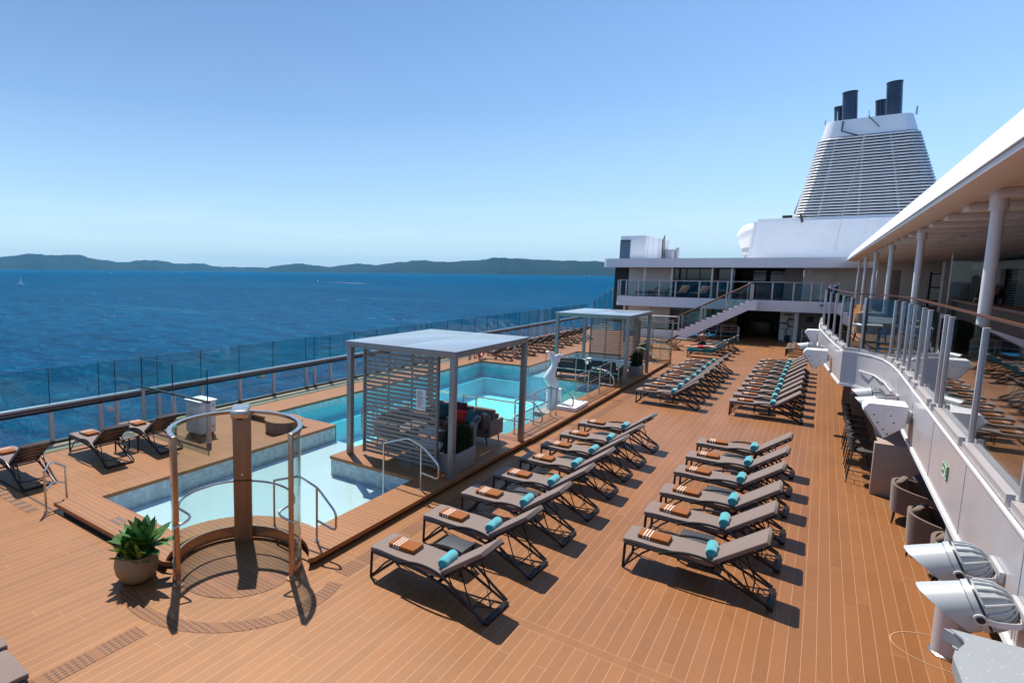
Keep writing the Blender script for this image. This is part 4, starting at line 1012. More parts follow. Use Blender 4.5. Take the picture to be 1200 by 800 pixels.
# balcony balustrade
t = thing('balcony_railing', 'glass balcony railing with pale posts on the aft deckhouse balcony', 'railing', (-5,48.15,2.9))
rail_path = [(-12.2,48.5)]+[(-12.2+1.55*k,48.12) for k in range(9)]
xs = [-12.7,-12.55,-12.1,-11.2,-9.75,-8.65,-7.1,-5.95,-5.35,-4.1,-3.9,-2.72,-1.55,-.6,-.1,.35]
for x in xs:
    m = MB(); m.box(x+5-.045,x+5+.045,-.05,.05,0,1.18,.006); m.build('post', M['post'] if x > -12 else M['greywhite'], t)
m = MB(); m.box(-7.75,5.4,-.04,.04,1.19,1.25,.01); m.build('top_rail', M['post'], t)
for a, b in zip(xs[:-1], xs[1:]):
    if abs(a+5.35) < .01: continue
    m = MB(); m.box(a+5+.05,b+5-.05,-.006,.006,.06,1.15); m.build('glass_panel', M['glass'], t, 0)
# stairs from the landing up to the balcony
t = thing('staircase', 'white staircase with glass sides and dark handrail up to the aft balcony', 'stairs', (-7,46.6,0))
def sp(fn, name, mat, parent=None):
    m = MB(); fn(m)
    for v in m.bm.verts: v.co -= Vector((-7,46.6,0))
    return m.build(name, M[mat], parent or t)
xa, za, xb, zb = -7.9, .62, -3.75, 2.90
for yy, nm in ((45.95,'stringer'),(47.3,'stringer')):
    sp(lambda m: m.prism_xz([(xa,za-.62),(xa,za-.05),(xb,zb),(xb+.35,zb),(xb+.35,zb-.62),(xb-.05,zb-.62),(xa+.30,.0)], yy-.03, yy+.03), nm, 'hullwhite')
n = 13
for k in range(n):
    x = xa+(xb-xa)*(k+.2)/n; z = za+(zb-za)*(k+1)/n-.06
    sp(lambda m: m.box(x,x+.33,45.99,47.26,z-.04,z,.004), 'tread', 'greywhite')
sp(lambda m: m.box(-10.4,xa,45.9,47.5,0,.60,.01), 'landing', 'white'); sp(lambda m: m.rect(-10.35,xa-.02,45.95,47.45,.604), 'landing_floor', 'coam')
for yy in (45.95,47.3):
    sp(lambda m: m.tube([(xa-.1,yy,za+1.0),(xb,yy,zb+1.15)], .05, 8), 'handrail', 'wood')
    sp(lambda m: m.prism_xz([(xa,za+.12),(xb,zb+.15),(xb,zb+1.08),(xa,za+.9)], yy-.006, yy+.006), 'glass_side', 'glass')
    for k in range(4):
        x = xa+(xb-xa)*k/3; z = za+(zb-za)*k/3
        sp(lambda m: m.box(x-.04,x+.04,yy-.04,yy+.04,z-.05,z+1.08,.005), 'post', 'post')
sp(lambda m: (m.tube([(-10.3,45.95,1.6),(xa,45.95,1.6)], .035, 8), m.tube([(-10.3,45.95,1.15),(xa,45.95,1.15)], .02, 6)), 'landing_rail', 'post')
for x in (-10.3,-9.5,-8.7): sp(lambda m: m.box(x-.035,x+.035,45.92,45.98,.6,1.6,.005), 'post', 'post')
# deck barriers before the lobby
def barrier(label, pts, h=.95):
    t = thing('barrier_rail', label, 'handrail', (pts[0][0],pts[0][1],0), 0, 'steel barrier rails before the aft lobby'); o = Vector((pts[0][0],pts[0][1],0))
    for z, nm in ((h,'top_rail'),(h*.55,'lower_rail')):
        m = MB(); m.tube([Vector((x,y,z))-o for x,y in pts], .03, 8); m.build(nm, M['post'], t)
    for x, y in pts:
        m = MB(); m.tube([Vector((x,y,0))-o, Vector((x,y,h))-o], .035, 8); m.build('post', M['post'], t)
barrier('pale steel barrier rail before the dark lobby, left of doorway', [(-6.6,48.9),(-5.6,48.9),(-4.6,48.9),(-4.4,47.6)])
barrier('pale steel barrier rail before grey wall, right of white column', [(-1.9,49.4),(-1.5,49.4)])
barrier('pale steel barrier rail at the right end of aft grey wall', [(-.9,48.9),(.4,48.9)])
# loungers upstairs
def beige_lounger(label, locv, rz):
    t = thing('balcony_lounger', label, 'sun lounger', locv, rz, 'beige loungers on the aft balcony')
    m = MB(); m.box(0,1.2,-.3,.3,.30,.38,.02); m.build('seat_cushion', M['beigefab'], t); m = MB(); m.obox((1.42,0,.60), (.70,.60,.08), (0,R(-52),0), .02); m.build('back_cushion', M['beigefab'], t)
    m = MB(); m.box(-.02,1.3,-.33,.33,.22,.295,.01); m.build('frame', M['black'], t)
    for x in (.05,1.25):
        for y in (-.28,.28): m = MB(); m.box(x-.02,x+.02,y-.02,y+.02,0,.22); m.build('leg', M['black'], t)
    m = MB(); m.box(.85,1.08,-.2,.2,.385,.43,.015); m.build('red_pillow', M['red'], t); return t
for k, x in enumerate((-11.6,-10.7)): beige_lounger(('leftmost beige lounger behind the balcony glass of aft deckhouse','second beige lounger from left on the aft balcony')[k], (x,49.3,2.91), 0.0)
for k, x in enumerate((-9.0,-7.7)): beige_lounger(('third beige lounger from left on the aft balcony','rightmost beige lounger on the aft balcony before dark windows')[k], (x,49.35,2.91), R(-50))
# bonsai
t = thing('bonsai_tree', 'dark cloud pruned bonsai tree before the white niche panel', 'tree', (-1.75,50.1,0)); m = MB(); m.lathe([(.001,0),(.17,0),(.22,.12),(.2,.42),(.001,.40)], (0,0,0), 24); m.build('pot', M['darkgrey'], t)
m = MB(); m.tube(catmull([(0,0,.38),(-.10,.02,.7),(.06,.0,1.0),(-.05,0,1.35),(.05,0,1.75)], 4), [.05-.0015*i for i in range(17)], 8); m.build('trunk', M['wood'], t)
rnd = random.Random(4)
for (x, z, r) in ((-.05,1.82,.34),(.16,1.5,.24),(-.22,1.22,.26),(.12,1.02,.2),(-.16,.86,.2)):
    m = MB()
    for k in range(260):
        a, q = rnd.uniform(0, 2*PI), math.sqrt(rnd.random()); px, py, pz = x+r*q*math.cos(a), r*q*math.sin(a)*.8, z+(1-q*q)*r*.35*rnd.random(); d = Vector((rnd.uniform(-1,1),rnd.uniform(-1,1),rnd.uniform(-.4,1))).normalized()*.045; e = d.orthogonal().normalized()*.02
        c = Vector((px,py,pz)); m.face([c-e,c+d*.5-e*.2,c+d,c+e])
    m.build('crown', M['grass'], t, 0, recalc=False)
# cctv camera
t = thing('cctv_camera', 'small white dome camera bracketed on right end of the aft balcony', 'camera', (.15,47.9,2.75)); m = MB(); m.box(-.05,.3,-.02,.06,-.03,.03,.01); m.build('arm', M['white'], t); m = MB(); m.lathe([(.001,.06),(.12,.05),(.15,-.02),(.001,-.03)], (-.15,-.1,0), 20); m.build('housing', M['white'], t); m = MB(); m.lathe([(.10,-.03),(.08,-.1),(.001,-.14)], (-.15,-.1,0), 20); m.build('dome', M['black'], t)

# ------------------------------------------------------------------ funnel
FY = 62.0
t = thing('funnel', 'tall white ship funnel wrapped in grey louvres with exhaust pipes on top', 'funnel', (2,66,5.76))
O = Vector((2,66,5.76))
def fp(name, mat, fn, parent=None, smooth=35):
    m = MB(); fn(m)
    for v in m.bm.verts: v.co -= O
    return m.build(name, M[mat], parent or t, smooth)
def rrect(x0, x1, y0, y1, r, n=5):
    out = []
    for cx, cy, a in ((x1-r,y0+r,-90),(x1-r,y1-r,0),(x0+r,y1-r,90),(x0+r,y0+r,180)):
        out += [(cx+r*math.cos(R(a+90*k/n)), cy+r*math.sin(R(a+90*k/n))) for k in range(n+1)]
    return out
def fx(z):
    q = (z-9.7)/(16.0-9.7); return (-2.35+1.2*q, 6.75-1.85*q, 62.0+1.1*q, 75-1.0*q)
def base(m):
    a = [(-5.55,61.2),(9,61.2),(9,78),(-5.55,78)]; b = [(-5.25,61.6),(9,61.6),(9,78),(-5.25,78)]
    A = [m.bm.verts.new((x,y,5.765)) for x,y in a]; B = [m.bm.verts.new((x,y,9.45)) for x,y in b]; m.bm.faces.new(B)
    for i in range(4): m.bm.faces.new((A[i],A[(i+1) % 4],B[(i+1) % 4],B[i]))
    bmesh.ops.bevel(m.bm, geom=[e for e in m.bm.edges], offset=.25, segments=4, affect='EDGES')
fp('base_casing', 'hullwhite', base)
def loft(m, z0, z1, ins=0, r=.8, n=5, cap=True):
    A = []
    for z in (z0, z1):
        x0, x1, y0, y1 = fx(z); A.append([m.bm.verts.new((x,y,z)) for x,y in rrect(x0+ins,x1-ins,y0+ins,y1-ins,r,n)])
    k = len(A[0])
    for i in range(k): m.bm.faces.new((A[0][i],A[0][(i+1) % k],A[1][(i+1) % k],A[1][i]))
    if cap: m.bm.faces.new(A[0][::-1]); m.bm.faces.new(A[1])
fp('inner_casing', 'dark', lambda m: loft(m, 9.4, 15.95, .55))
nl = 27
for k in range(nl):
    z = 9.62+(15.85-9.62)*k/(nl-1); x0, x1, y0, y1 = fx(z)
    fp('louvre', 'funnelgrey', lambda m: m.tube([(x,y,z) for x,y in rrect(x0,x1,y0,y1,.8,4)], .085, 6, flat=(.074,.17), closed=True))
def ribs(m):
    for q in (.17,.45,.72):
        a = fx(9.5); b = fx(15.9); m.tube([(a[0]+(a[1]-a[0])*q,a[2]+.18,9.5),(b[0]+(b[1]-b[0])*q,b[2]+.18,15.9)], .07, 6)
fp('louvre_ribs', 'funnelgrey', ribs)
fp('cap', 'hullwhite', lambda m: loft(m, 15.98, 17.35, -.02, .85, 6))
def side_panel(m):
    a = fx(10); b = fx(14); m.hexa([(a[0]-.30,a[2]+2.0,10),(a[0]-.17,a[2]+2.0,10),(a[0]-.17,a[3]-3,10),(a[0]-.30,a[3]-3,10),(b[0]-.30,b[2]+3.6,13.6),(b[0]-.17,b[2]+3.6,13.6),(b[0]-.17,b[3]-3,13.6),(b[0]-.30,b[3]-3,13.6)])
fp('side_emblem_panel', 'navyblue', side_panel)
def pipe(x, y, r, z1, lean=.10):
    o = fp('exhaust_pipe', 'stack', lambda m: (m.tube([(x,y,17.2),(x-.16,y+.1,z1-.35)], r, 28), m.tube([(x-.08,y+.05,17.2+(z1-17.55)*.5),(x-.083,y+.053,17.2+(z1-17.55)*.5+.05)], r+.012, 28)))
    fp('pipe_rim', 'black', lambda m: m.tube([(x-.16,y+.1,z1-.349),(x-.165,y+.1,z1-.25)], r+.02, 28), o)
pipe(.62,64.6,.50,20.1); pipe(3.38,64.6,.50,20.4); pipe(.0,66.4,.36,19.4); pipe(2.72,66.4,.36,19.5)
fp('whip_antenna', 'greywhite', lambda m: (m.tube([(-.2,63.9,17.3),(-.25,63.9,18.2)], .04, 5), m.tube([(1.9,63.3,16.9),(1.75,63.3,17.9)], .03, 5), m.tube([(4.7,64.2,17.3),(4.7,64.2,17.95)], .06, 6), m.tube([(-1.0,64.4,17.3),(-1.0,64.4,17.7)], .06, 6)))
fp('bracket', 'stack', lambda m: (m.tube([(.2,63.15,17.2),(.15,62.9,16.4),(1.2,62.75,15.9)], .06, 5), m.tube([(1.75,63.1,17.4),(2.5,62.8,16.4)], .035, 5)))
fp('roof_fitting', 'dark', lambda m: m.box(-3.3,-2.6,62.3,63,9.46,9.72,.05)); fp('lamp_bracket', 'dark', lambda m: m.tube([(-2.0,61.9,9.7),(-1.85,61.45,9.05)], .09, 6))
fp('cable', 'greywhite', lambda m: m.tube([(1.7,62.5,16.2),(.9,61.2,11),(.5,60.9,6.6)], .022, 5))
t = thing('radome', 'white satellite radome dome beside the funnel base', 'radome', (-5.62,64.5,5.76)); m = MB(); m.lathe([(.001,3.52)]+[(1.10*math.cos(R(a)),2.42+1.10*math.sin(R(a))) for a in range(80,-31,-10)]+[(.72,1.30),(.001,1.30)], (0,0,0), 32); m.build('dome', M['white'], t, 60)
m = MB(); m.lathe([(.001,0),(.45,0),(.45,.7),(.66,.9),(.66,1.24),(.001,1.26)], (0,0,0), 24); m.build('pedestal', M['greywhite'], t)

# ------------------------------------------------------------------ promenade balcony at right
EDGE = [(1.2,-4.0),(1.2,14.2),(1.17,15.2),(1.10,16.0),(.95,16.65),(.72,17.05),(.47,17.22),(.34,18.8),(.20,20.8),(.08,22.8),(0,24.5),(.0,28),(.15,32),(.44,36),(.44,47.95)]
t = thing('promenade_balcony', 'white promenade deck edge overhanging the pool deck at right', 'balcony', (1.2,16,2.12))
O1 = Vector((1.2,16,2.12))
def pp(name, mat, fn, parent=None, smooth=35, root=None, org=None):
    m = MB(); fn(m); o_ = org or O1
    for v in m.bm.verts: v.co -= o_
    return m.build(name, M[mat] if isinstance(mat, str) else mat, parent or root or t, smooth)
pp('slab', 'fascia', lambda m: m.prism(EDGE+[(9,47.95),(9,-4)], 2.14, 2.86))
def off(path, d):
    out = []
    for i, p in enumerate(path):
        a = Vector(path[max(i-1,0)]); b = Vector(path[min(i+1,len(path)-1)]); tg = (b-a).normalized(); out.append((p[0]+tg.y*d, p[1]-tg.x*d))
    return out
def ribbon(m, path, d0, d1, z0, z1):
    A = off(path, d0); B = off(path, d1); q = [[m.bm.verts.new(p) for p in ((a[0],a[1],z0),(b[0],b[1],z0),(b[0],b[1],z1),(a[0],a[1],z1))] for a, b in zip(A, B)]
    for i in range(len(q)-1):
        for k in range(4): m.bm.faces.new((q[i][k],q[i][(k+1) % 4],q[i+1][(k+1) % 4],q[i+1][k]))
    m.bm.faces.new(q[0]); m.bm.faces.new(q[-1][::-1])
pp('lower_trim', 'soffit', lambda m: ribbon(m, EDGE, -.018, .10, 2.085, 2.138))
pp('upper_trim', 'white', lambda m: ribbon(m, EDGE, -.010, .012, 2.862, 2.885))
pp('floor', 'deck_y', lambda m: m.prism(off(EDGE, .26)+[(8.9,47.9),(8.9,-3.9)], 2.862, 2.872), smooth=0)
for k in range(9): pp('weld_seam', 'fascia', lambda m: m.box(1.1955,1.1995,-2.6+2.05*k,-2.592+2.05*k,2.16,2.84))
pp('hanging_rod', 'white', lambda m: m.tube([(.78,16.9,2.50),(1.0,16.4,2.49),(1.12,15.6,2.47),(1.17,14.6,2.44)], .012, 6))
# balustrade
GP = off(EDGE, .09)
def resample(path, marks):
    P = [Vector(p) for p in path]; L = [0]
    for a, b in zip(P[:-1], P[1:]): L.append(L[-1]+(b-a).length)
    out = []
    for s in marks:
        for i in range(len(P)-1):
            if L[i] <= s <= L[i+1]+1e-6:
                f = (s-L[i])/(L[i+1]-L[i]); out.append((P[i].lerp(P[i+1], f), (P[i+1]-P[i]).normalized())); break
    return out, L[-1]
t2 = thing('glass_balustrade', 'glass balustrade with silver posts and wood rail along the promenade edge', 'railing', (1.29,16,2.88)); O2 = Vector((1.29,16,2.88))
_, TL = resample(GP, [0])
marks = [2.2,4.3,6.3,8.25,10.2,12.15,14.1,14.45,15.9,16.6,17.7,18.4,19.2,19.9,21.2,21.55,23.0,24.6,26.4,28.4,30.5,32.6,34.8,37,39,41,43,45,47,49,51.0]
marks = [k for k in marks if k < TL-.05]
pos, _ = resample(GP, marks)
for p, d in pos:
    a = math.atan2(d.y, d.x)
    m = MB(); m.obox(Vector((p.x,p.y,3.50))-O2, (.045,.058,1.22), (0,0,a), .006, 0)
    o = m.build('post', M['greywhite'], t2); m = MB(); m.obox(Vector((p.x-d.x*.032+d.y*.021,p.y-d.y*.032-d.x*.021,3.50))-O2, (.018,.030,1.20), (0,0,a)); m.build('gasket', M['black'], o)
    m = MB(); m.obox(Vector((p.x-d.y*.07,p.y+d.x*.07,2.955))-O2, (.012,.05,.10), (0,0,a), .003); m.build('bracket', M['greywhite'], t2)
for (p, d), (q, e) in zip(pos[:-1], pos[1:]):
    if (q-p).length < .5: continue
    dv = (q-p).normalized(); a = p+dv*.05; b = q-dv*.05; nn = Vector((-dv.y, dv.x))*.006
    m = MB(); m.hexa([Vector(v)-O2 for v in ((a.x-nn.x,a.y-nn.y,2.97),(b.x-nn.x,b.y-nn.y,2.97),(b.x+nn.x,b.y+nn.y,2.97),(a.x+nn.x,a.y+nn.y,2.97),(a.x-nn.x,a.y-nn.y,4.11),(b.x-nn.x,b.y-nn.y,4.11),(b.x+nn.x,b.y+nn.y,4.11),(a.x+nn.x,a.y+nn.y,4.11))]); m.build('glass_panel', M['glass_prom'], t2, 0)
pp('channel', 'post', lambda m: ribbon(m, GP, -.070, .060, 2.864, 2.965), root=t2, org=O2)
pp('wood_rail', 'wood', lambda m: ribbon(m, off(EDGE, .17), -.022, .022, 4.178, 4.202), root=t2, org=O2)
# roof over the promenade
t3 = thing('promenade_roof', 'white roof canopy with beams over the promenade at right', 'roof', (4,20,5.5)); O3 = Vector((4,20,5.5))
def rp(n_, mt, fn, **k): return pp(n_, mt, fn, root=t3, org=O3, **k)
RE = [(1.03,-4),(1.03,47.4),(9.5,47.4),(9.5,-4)]
def rooff(m):
    m.hexa([(1.0,-4,5.56),(9.5,-4,5.56),(9.5,47.4,5.56),(1.0,47.4,5.56),(1.19,-4,5.99),(9.5,-4,6.1),(9.5,47.4,6.1),(1.19,47.4,5.99)])
rp('roof_slab', 'white', rooff); rp('soffit_lip', 'soffit', lambda m: m.box(1.02,1.36,-3.9,47.3,5.50,5.558,.01)); rp('soffit', 'soffit', lambda m: m.box(1.362,9.4,-3.9,47.3,5.535,5.557))
for k in range(31):
    y = 2.9+1.575*k
    if y > 46: break
    o = rp('beam', 'white', lambda m: m.box(1.365,8.8,y-.19,y+.19,5.435,5.533,.008))
    rp('downlight', 'dark', lambda m: [m.tube([(x,y,5.430),(x,y,5.436)], .045, 10) for x in (2.2,3.5,4.8)], parent=None)
for k in range(7):
    y = 2.9+6.3*k
    c = thing('roof_column', f'white round column holding the promenade roof, {["hidden","nearest","second nearest","third","fourth","fifth","farthest"][k]} along the balustrade', 'column', (1.42,y,2.88), 0, 'white columns under the promenade roof')
    m = MB(); m.tube([(0,0,0),(0,0,2.43)], .056, 20); m.build('shaft', M['greywhite'] if False else M['white'], c); m = MB(); m.tube([(0,0,2.43),(0,0,2.62)], .075, 20); m.build('capital', M['soffit'], c)
# lounge behind the promenade
t4 = thing('promenade_lounge', 'dark glazed lounge with louvred blinds under promenade roof', 'building', (5,20,2.88)); O4 = Vector((5,20,2.88))
def lp(n_, mt, fn, **k): return pp(n_, mt, fn, root=t4, org=O4, **k)
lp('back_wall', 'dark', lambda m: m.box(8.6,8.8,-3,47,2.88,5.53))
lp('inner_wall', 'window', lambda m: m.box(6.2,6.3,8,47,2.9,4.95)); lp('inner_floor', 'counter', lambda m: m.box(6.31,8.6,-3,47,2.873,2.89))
lp('louvred_blind', 'post', lambda m: [m.box(6.10,6.16,8,40,3.5+.10*k,3.512+.10*k) for k in range(15)])
lp('header', 'greywhite', lambda m: m.box(6.05,6.35,7,47,4.96,5.30))
for k in range(8): lp('mullion', 'frame', lambda m: m.box(6.02,6.20,9+4.5*k,9.12+4.5*k,2.88,4.96))
lp('end_wall', 'cream', lambda m: m.box(2.5,9,47.0,47.3,2.88,5.5))
lp('pillar', 'greywall', lambda m: m.box(3.0,3.6,26,26.5,2.88,5.1,.02)); lp('pillar', 'greywall', lambda m: m.box(2.4,2.9,38,38.5,2.88,4.9,.02))
t5 = thing('glass_screen', 'tall clear glass wind screen standing across the promenade lounge', 'glass screen', (4,23,2.88))
m = MB(); m.box(-1.2,2.4,-.008,.008,0,2.35); m.build('glass_panel', M['glass'], t5, 0); m = MB(); m.box(-1.23,-1.2,-.02,.02,0,2.35); m.build('edge_strip', M['steel'], t5, 0)
t5 = thing('shelf_rack', 'dark open shelf rack seen behind the promenade columns', 'shelf', (3.6,30,2.88))
for z in (.3,.8,1.3,1.8): m = MB(); m.box(-.5,.5,-.2,.2,z,z+.04); m.build('shelf', M['frame'], t5)
for x in (-.5,.5): m = MB(); m.box(x-.03,x+.03,-.2,.2,0,1.9); m.build('upright', M['frame'], t5)
t5 = thing('bar_ledge', 'long wooden bar ledge behind the promenade wood rail', 'counter', (3.4,15,2.88)); m = MB(); m.box(-.25,.25,-5,12,.98,1.04,.01); m.build('top', M['wood'], t5); m = MB(); m.box(-.1,.15,-4.9,11.9,0,.979); m.build('base', M['dark'], t5)
t5 = thing('sofa', 'pale promenade sofa with red cushions beyond the near white column', 'sofa', (2.35,9.8,2.88), R(-90), 'promenade seats')
m = MB(); m.box(-1,1,-.4,.4,.15,.42,.04); m.build('seat', M['greyfab'], t5); m = MB(); m.box(-1,1,.25,.42,.42,.85,.05); m.build('backrest', M['greyfab'], t5)
for k, (x, mt, lb) in enumerate(((.5,'red','red cushion at far end of the promenade sofa'),(-.1,'red','red cushion at middle of the promenade sofa'),(-.6,'whitecloth','white cushion at near end of the promenade sofa'))):
    pillow('cushion', lb, mt, (2.25,9.8-x,2.88+.72), (R(70),0,R(-90)), (.45,.42,.16), 'cushions on the promenade sofa')
armchair('tan rattan armchair behind glass at the balcony bulge', (1.15,20.2,2.88), R(160), 'greyfab', 'counter', group='promenade seats')
low_table('white low table behind glass at the balcony bulge', (.85,18.6,2.88), .7, .5, .55, 'white')
# speckled ledge of the terrace right under the photographer
t6 = thing('stone_ledge', 'pale speckled stone ledge corner close at bottom right', 'ledge', (.8,1.6,3.6))
m = MB(); poly = [(.352,1.2),(.352,1.96),(.352,2.10),(.362,2.145),(.392,2.185),(.392,2.215),(.372,2.24),(.352,2.262),(1.6,2.30),(1.6,1.2)]
poly = [(x-.8,y-1.6) for x,y in poly]; m.prism(poly, -.045, 0); bmesh.ops.bevel(m.bm, geom=[e for e in m.bm.edges if abs(e.verts[0].co.z-e.verts[1].co.z) < 1e-5], offset=.006, segments=2, affect='EDGES'); m.build('top', M['speck'], t6)
m = MB(); m.box(-.36,.8,-.38,.56,-1.45,-.047); m.build('pier', M['hullwhite'], t6)
# green assembly sign on the fascia
t6 = thing('exit_sign', 'green exit sign with white running figure on the white balcony edge', 'sign', (1.193,8.6,2.53))
m = MB(); m.box(-.006,.006,-.15,.15,-.075,.075); m.build('panel', mk('sign_green_pale', (.10,.22,.10), .5), t6, 0)
m = MB(); m.box(-.009,-.0065,-.14,.14,-.068,-.062); m.box(-.009,-.0065,-.14,.14,.062,.068)
m.obox((-.008,-.05,.0), (.003,.03,.06), (R(20),0,0)); m.obox((-.008,-.07,.042), (.003,.022,.022)); m.obox((-.008,-.03,-.035), (.003,.014,.045), (R(-40),0,0)); m.obox((-.008,-.07,-.035), (.003,.014,.045), (R(35),0,0)); m.obox((-.008,.06,0), (.003,.08,.016)); m.obox((-.008,.105,.0), (.003,.03,.03), (R(45),0,0)); m.build('pictogram', M['paper'], t6, 0)

# floodlights and loudspeakers hung on the balcony edge
def floodlight(label, locv, tilt=0, wall=1.2, rz=0):
    t = thing('floodlight', label, 'floodlight', locv, rz, 'white floodlights on the balcony edge'); r = .158; seg = 40
    ca, sa = math.cos(tilt), math.sin(tilt); rot = lambda x, y, z: (x*ca+z*sa, y, -x*sa+z*ca)
    m = MB(); rows = []
    for q in (0,.33,.66,1):
        row = []
        for k in range(seg):
            th = 2*PI*k/seg; fx_ = -.035-.175*(.5+.5*math.sin(th))**1.3; x = .02+(fx_-.02)*q; rr = r*(1+.05*q); row.append(m.bm.verts.new(rot(x, rr*math.cos(th), rr*math.sin(th))))
        rows.append(row)
    inn = [m.bm.verts.new(rot(.005, r*.93*math.cos(2*PI*k/seg), r*.93*math.sin(2*PI*k/seg))) for k in range(seg)]
    tip = [m.bm.verts.new(Vector(v.co)*1.0+Vector((0,-.01*math.cos(2*PI*k/seg),-.01*math.sin(2*PI*k/seg)))) for k, v in enumerate(rows[-1])]
    for a, b in zip(rows+[tip], rows[1:]+[tip, inn]):
        if a is b: continue
        for k in range(seg): m.bm.faces.new((a[k],a[(k+1) % seg],b[(k+1) % seg],b[k]))
    m.build('visor', M['lampgrey'], t, 50)
    m = MB(); m.lathe([(.001,.0),(r*.9,.0),(r*.9,.005),(.001,.005)], (0,0,0), 32, axis='x')
    for v in m.bm.verts: v.co = Vector(rot(*v.co))
    m.build('lens', M['window'], t)
    m = MB(); m.lathe([(r,.022),(r+.008,.026),(r+.008,.075),(r,.08),(r*.97,.10),(r*.86,.16),(r*.62,.205),(.001,.225)], (0,0,0), 40, axis='x')
    for v in m.bm.verts: v.co = Vector(rot(*v.co))
    m.build('rear_housing', M['lampgrey'], t, 50)
    m = MB(); nf = 18
    for k in range(nf):
        th = 2*PI*k/nf; P = [rot(x, rr*math.cos(th), rr*math.sin(th)) for x, rr in ((.085,r+.004),(.13,r*.96),(.175,r*.84),(.212,r*.58),(.228,r*.3))]; m.tube(P, .0085, 6)
    m.build('cooling_fins', M['lampgrey'], t)
    m = MB(); m.lathe([(r*.99,.060),(r+.011,.060),(r+.011,.073),(r*.99,.073)], (0,0,0), 40, axis='x')
    for v in m.bm.verts: v.co = Vector(rot(*v.co))
    m.build('vent_band', M['frame'], t)
    wx = wall-locv[0]-.002; m = MB()
    for s in (-1,1):
        m.tube(catmull([(.04,s*(r+.015),0),(.12,s*(r+.03),.0),(.22,s*(r+.01),.02),(wx-.03,s*(r-.02),.05)], 4), .016, 6, flat=(.022,.007))
        m.lathe([(.001,0),(.035,0),(.035,.03),(.001,.03)], (.04,s*(r+.012)-.015,0), 14, axis='y')
    m.box(wx-.03,wx,-r-.01,r+.01,.01,.09,.004); m.build('yoke', M['greywhite'], t)
    for s in (-1,1): m = MB(); m.lathe([(.001,0),(.022,0),(.022,.036),(.001,.036)], (.04,s*(r+.016)-.018,0), 12, axis='y'); m.build('pivot_bolt', M['frame'], t)
    return t
floodlight('big white floodlight with hood at bottom right, nearest to the ledge', (.94,5.42,2.39), R(-24))
floodlight('big white floodlight with hood at bottom right, second from the ledge', (.93,6.10,2.40), R(-24))
floodlight('white floodlight beside the near loudspeaker, lower of the distant pair', (.82,12.85,2.43), R(-14))
floodlight('white floodlight beside the near loudspeaker, upper of the distant pair', (.80,13.75,2.43), R(-14))
floodlight('white floodlight between two far loudspeakers on the balcony bulge', (-.26,22.0,2.42), R(-12), wall=.12)
def speaker(label, locv, wall, s=1):
    t = thing('loudspeaker', label, 'loudspeaker', locv, 0, 'white loudspeakers on the balcony edge')
    pr = [(-.30*s,.14*s),(-.24*s,.22*s),(.20*s,.22*s),(.20*s,-.08*s),(-.04*s,-.30*s)]
    m = MB(); m.prism_xz(pr, -.25*s, .25*s, bev=.012); m.build('cabinet', M['white'], t)
    m = MB(); m.hexa([(-.288*s-.004,-.22*s,.108*s),(-.288*s-.004,.22*s,.108*s),(-.065*s-.004,.22*s,-.265*s),(-.065*s-.004,-.22*s,-.265*s),(-.296*s-.008,-.22*s,.102*s),(-.296*s-.008,.22*s,.102*s),(-.073*s-.008,.22*s,-.271*s),(-.073*s-.008,-.22*s,-.271*s)]); m.build('grille', M['greywhite'], t)
    for x, z in ((.02,.06),(.06,-.04),(-.17,.05),(-.12,-.06),(-.05,-.16),(.0,-.22)):
        m = MB(); m.lathe([(.001,0),(.011,0),(.011,.006),(.001,.006)], (x*s,-.2565*s,z*s), 10, axis='y'); m.build('screw', M['frame'], t)
    m = MB(); m.box(-.05*s,.17*s,-.256*s,-.2505*s,-.07*s,.16*s); m.build('side_plate', M['white'], t)
    m = MB(); m.box(.205*s,wall-locv[0]-.003,-.10,.10,-.06,.12,.006); m.build('bracket', M['greywhite'], t); return t
speaker('white loudspeaker box on balcony edge, nearest one above bar stools', (.93,11.75,2.47), 1.2)
speaker('white loudspeaker box on the balcony bulge, lower of two far ones', (.02,19.2,2.46), .28)
speaker('white loudspeaker box on the balcony bulge, farthest and uppermost one', (-.08,25.6,2.50), -.003, 1.0)

# ------------------------------------------------------------------ below the balcony
def deck_column(label, x, y):
    c = thing('deck_column', label, 'column', (x,y,0), 0, 'columns under the balcony'); m = MB(); m.tube([(0,0,0),(0,0,2.14)], .165, 28); m.build('shaft', M['greywhite'], c); m = MB(); m.lathe([(.001,0),(.185,0),(.185,.02),(.168,.03)], (0,0,0), 28); m.build('base_ring', M['steel'], c)
deck_column('thick pale column under balcony, behind big floodlights', 1.57, 9.62); deck_column('pale column under the balcony bulge', 1.35, 29.4); deck_column('pale column under the balcony bulge, set farther back', 1.75, 29.6)
t = thing('under_deck_wall', 'dark wall and windows under the promenade balcony', 'wall', (5.6,20,0)); m = MB(); m.box(0,.2,-24,27,0,2.14); m.build('panel', M['greywall'], t); m = MB(); m.box(-.06,-.002,-20,20,.1,2.0); m.build('window', M['window'], t)
t = thing('bar_counter', 'long stone faced bar counter under the balcony', 'bar counter', (1.9,19,0))
m = MB(); m.box(-.30,.5,-2.85,3.4,0,1.06); m.build('front', M['counter'], t); m = MB(); m.box(-.78,.9,-3.05,-2.852,0,1.12,.008); m.build('end_panel', M['counter'], t); m = MB(); m.box(-.72,.62,-2.85,3.45,1.062,1.11,.01); m.build('top', M['counter'], t)
